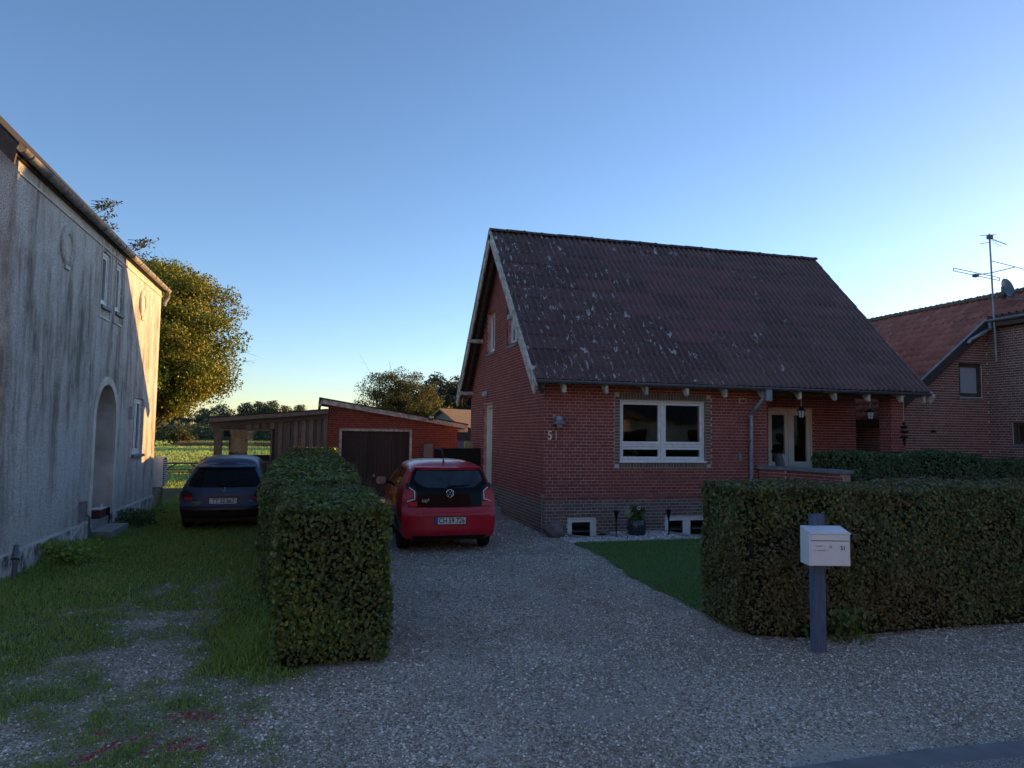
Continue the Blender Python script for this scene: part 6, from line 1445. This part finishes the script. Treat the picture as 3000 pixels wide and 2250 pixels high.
for a, b, c, d in ((9.02-.1,9.20-.1,2.68,2.70),(9.02-.1,9.20-.1,2.77,2.79),(8.92,8.94,2.70,2.77),(9.08,9.10,2.70,2.77)): t.box(a-.05,b-.05,YF-.02,YF-.006,c-.0,d-.0)
o = t.build('wall_vent', M['mortargrey'], None); tag(o, 'small framed vent brick high on the wall left of downpipe', 'vent')
t = MB(); t.path([(4.36,13.50,-.02),(4.36,13.50,.70)], .014, 6); t.path([(4.36,13.50,.70),(4.44,13.565,.715),(9.1,13.572,.70)], .006, 5); t.box(4.33,4.39,13.47,13.53,.70,.76); o = t.build('cable_conduit', M['grey_plate'], None); tag(o, 'thin pale cable running along the top of the dark plinth', 'cable')
# light wells with concrete rims
for i, (a, b, c, d) in enumerate(WELLS):
    o = thing('light_well', ['low curved concrete light well in front of the single basement window','concrete light well in front of the double basement window'][i], 'light well', ((a+b)/2, c, 0))
    t = MB(); n = 18
    pts = [(a-.06+(b-a+.12)*k/n, d+.0-(d-c+.06)*(max(0, 1-abs(2*k/n-1)**3.5))**.55) for k in range(n+1)]
    for (x0, y0), (x1, y1) in zip(pts[:-1], pts[1:]):
        m0, m1 = Vector((x0-(a+b)/2, y0-d)), Vector((x1-(a+b)/2, y1-d)); s_ = 1.10
        q0, q1 = (x0, y0), (x1, y1); r0, r1 = ((a+b)/2+m0.x*1.07, d+m0.y*1.14), ((a+b)/2+m1.x*1.07, d+m1.y*1.14)
        t.hexa([(*q0,-.5),(*q1,-.5),(*r1,-.5),(*r0,-.5),(*q0,.018),(*q1,.018),(*r1,.012),(*r0,.012)])
    t.build('rim', M['concrete'], o)
    t = MB(); t.box(a-.05,b+.05,c-.05,d-.005,-.52,-.45); t.build('floor', M['concrete'], o)
# boulder
bmx = bmesh.new(); bmesh.ops.create_icosphere(bmx, subdivisions=4, radius=1)
for v in bmx.verts:
    p = v.co.copy(); n_ = 1+.10*math.sin(p.x*3.1+1)+.07*math.sin(p.y*4+p.z*3)+.05*math.sin(p.x*7+p.z*5); v.co = Vector((p.x*.235*n_, p.y*.19*n_, max(-.08, (p.z*.16*n_+.10))))
me = bpy.data.meshes.new('boulder'); bmx.to_mesh(me); bmx.free(); me.shade_smooth(); o = link('boulder', me, M['boulder']); o.location = (4.50,13.12,.0); tag(o, 'large rounded field stone at the corner of the brick plinth', 'boulder')
# pot with flower
FP = thing('flower_pot', 'dark glazed pot with white flower beside the brick plinth', 'flower pot', (6.15,12.95,0))
t = MB(); t.lathe([(0,0),(.145,0),(.165,.03),(.19,.13),(.185,.22),(.165,.31),(.15,.325),(.14,.31),(.15,.2)], (6.15,12.95,-.01), 24); t.build('pot', M['pot'], FP, True)
n = 160; P = np.stack([6.15+rng.normal(size=n)*.07, 12.95+rng.normal(size=n)*.07, .30+.26*rng.random(n)], -1); V, F = leaf_quads(P, unit(rng.normal(size=(n,3))+np.array([0,-.4,.6])), .07+.05*rng.random(n), 1.0, .4); stuff(np_mesh('leaves', V, F, M['hedge_g'], FP))
t = MB(); t.tube((6.15,12.92,.3),(6.13,12.84,.53),.004); t.build('stem', M['twig'], FP)
t = MB()
for k in range(8):
    a = 2*math.pi*k/8; t.add([(6.13,12.83,.54),(6.13+.035*math.cos(a-.3),12.825,.54+.035*math.sin(a-.3)),(6.13+.045*math.cos(a),12.815,.54+.045*math.sin(a)),(6.13+.035*math.cos(a+.3),12.825,.54+.035*math.sin(a+.3))], [(0,1,2,3)])
fl = t.build('blossom', M['petal'], FP); t = MB(); t.lathe([(0,-.012),(.014,-.008),(.016,0)], (6.13,12.83,.54), 10, 'y'); t.build('flower_centre', M['ink'], fl)
# garden torches
for i, (x, y, h, lab) in enumerate(((5.60,12.70,.55,'black garden torch standing left of the flower pot'),(6.72,12.72,.55,'black garden torch in front of the double basement window'))):
    o = thing('garden_torch', lab, 'garden light', (x,y,0), 0, 'black garden torches in the pebble bed'); t = MB(); t.tube((x,y,-.02),(x,y,.30),.012); t.tube((x,y,.30),(x,y,.36),.012,.022); t.build('stake', M['black'], o)
    t = MB(); t.lathe([(.022,.36),(.036,.43),(.05,.50),(.052,.515),(.0,.525)], (x,y,0), 12); t.build('lamp_head', M['black'], o, True)
o = thing('garden_lamp', 'pale green plastic lamp head on a thin stake beside the torch', 'garden light', (5.72,12.45,0)); t = MB(); t.tube((5.72,12.45,-.02),(5.72,12.45,.42),.006); t.build('stake', M['black'], o); t = MB(); t.lathe([(0,.42),(.045,.43),(.055,.50),(.04,.58),(.05,.60),(0,.63)], (5.72,12.45,0), 8); t.build('lamp_head', M['greenlamp'], o)
# hanging lanterns and wind chime under the eave
for x, lab in ((10.22,'black hanging lantern in front of the double glass door'),(12.04,'black hanging lantern in front of the tiled neighbour roof')):
    o = thing('hanging_lantern', lab, 'lantern', (x,13.28,2.4), 0, 'lanterns hanging under the eave')
    t = MB(); t.tube((x,13.28,2.98),(x,13.28,2.60),.005); t.build('chain', M['lampglass'], o)
    t = MB(); t.lathe([(0,.17),(.02,.16),(.03,.14),(.10,.09),(.11,.08),(0,.085)], (x,13.28,2.46), 6); t.lathe([(.0,-.09),(.03,-.09),(.055,-.07)], (x,13.28,2.46), 6); t.lathe([(0,-.14),(.015,-.12),(.0,-.09)], (x,13.28,2.46), 6); t.build('cap', M['black'], o)
    t = MB(); t.lathe([(.05,-.07),(.078,.08)], (x,13.28,2.46), 6); t.build('glass', M['lampglass'], o)
    t = MB()
    for k in range(6): a = math.pi*k/3; t.tube((x+.052*math.cos(a),13.28+.052*math.sin(a),2.39),(x+.08*math.cos(a),13.28+.08*math.sin(a),2.54),.005,None,4)
    t.build('bars', M['black'], o)
o = thing('wind_chime', 'dark hanging ornament of stacked discs in front of the porch pillar', 'wind chime', (12.96,13.28,2.2)); t = MB(); t.tube((12.96,13.28,2.95),(12.96,13.28,2.3),.005); t.build('chain', M['lampglass'], o)
for k, (z, r) in enumerate(((2.30,.03),(2.22,.09),(2.11,.10),(1.99,.095),(1.91,.05),(1.84,.03))):
    t = MB(); t.lathe([(0,.045),(r*.6,.03),(r,0),(r*.6,-.03),(0,-.045)], (12.96,13.28,z), 12); t.build('disc', M['black'], o, True)
# terrace chairs
for x, y, rz, lab in ((10.35,13.55,R(75),'pale grey terrace chair seen side on beside the glass door'),(12.15,13.35,R(185),'pale grey terrace chair behind the clipped hedge')):
    o = thing('terrace_chair', lab, 'chair', (x,y,.62), rz, 'chairs on the terrace')
    t = MB(); t.box(-.30,.30,-.30,.28,.36,.42); t.build('seat', M['chair'], o, local=True)
    t = MB(); t.hexa([(-.30,.28,.42),(.30,.28,.42),(.30,.33,.42),(-.30,.33,.42),(-.28,.44,.98),(.28,.44,.98),(.28,.48,.98),(-.28,.48,.98)]); t.build('backrest', M['chair'], o, local=True)
    t = MB(); t.box(-.31,.31,.43,.50,.981,1.04); t.build('back_rail', M['black'], o, local=True)
    for sx in (-.28,.28):
        for sy in (-.26,.30): t = MB(); t.tube((sx,sy,0),(sx,sy,.36),.018); t.build('leg', M['black'], o, local=True)
        t = MB(); t.box(sx-.025,sx+.025,-.28,.36,.60,.63); t.build('armrest', M['black'], o, local=True)
# jerry can on the railing side
JC = thing('jerry_can', 'yellowed plastic canister standing behind the black railing', 'canister', (4.15,19.5,0))
t = MB(); t.box(3.95,4.35,19.35,19.75,-.02,1.44); t.build('crate', M['dark'], JC)
t = MB(); t.prism([(4.02,19.42,1.445),(4.24,19.42,1.445),(4.24,19.42,1.68),(4.20,19.42,1.72),(4.06,19.42,1.72),(4.02,19.42,1.69)], (0,.16,0)); t.build('canister', M['jerry'], JC)
# plants and box on the inner sill of the big window
o = thing('window_plant', 'potted plant on the sill inside the big window', 'plant', (6.40,YF+.24,1.43)); n = 120
P = np.stack([6.42+rng.normal(size=n)*.10, YF+.24+rng.normal(size=n)*.03, 1.50+.16*rng.random(n)], -1); V, F = leaf_quads(P, unit(rng.normal(size=(n,3))), .05+.03*rng.random(n), 1.0); stuff(np_mesh('leaves', V, F, M['hedge_g'], o)); t = MB(); t.lathe([(0,0),(.06,0),(.075,.09),(.0,.09)], (6.42,YF+.24,1.432), 12); t.build('pot', M['pot'], o)
t = MB(); t.box(6.85,6.99,YF+.20,YF+.28,1.432,1.50); o = t.build('sill_box', M['white'], None); tag(o, 'small white box on the sill inside the big window', 'box')
t = MB(); t.lathe([(0,0),(.03,0),(.015,.03),(.03,.06),(.0,.09)], (7.35,YF+.24,1.432), 10); o = t.build('sill_ornament', M['lampglass'], None, True); tag(o, 'small pale ornament on the sill inside the big window', 'ornament')
# daisies in the lawn
for i, (px, py) in enumerate(((7.6,11.2),(7.67,11.15),(7.1,10.1))):
    t = MB(); t.lathe([(0,.005),(.016,0),(.0,-.003)], (px,py,.055), 8); o = t.build('daisy', M['petal'], None); tag(o, ['tiny white daisy, left one of the close pair in the lawn','tiny white daisy, right one of the close pair in the lawn','single white daisy nearer the viewer in the lawn'][i], 'daisy', 'daisies in the lawn'); t = MB(); t.tube((px,py,.01),(px,py,.053),.002,None,4); t.build('stem', M['grass'], o)
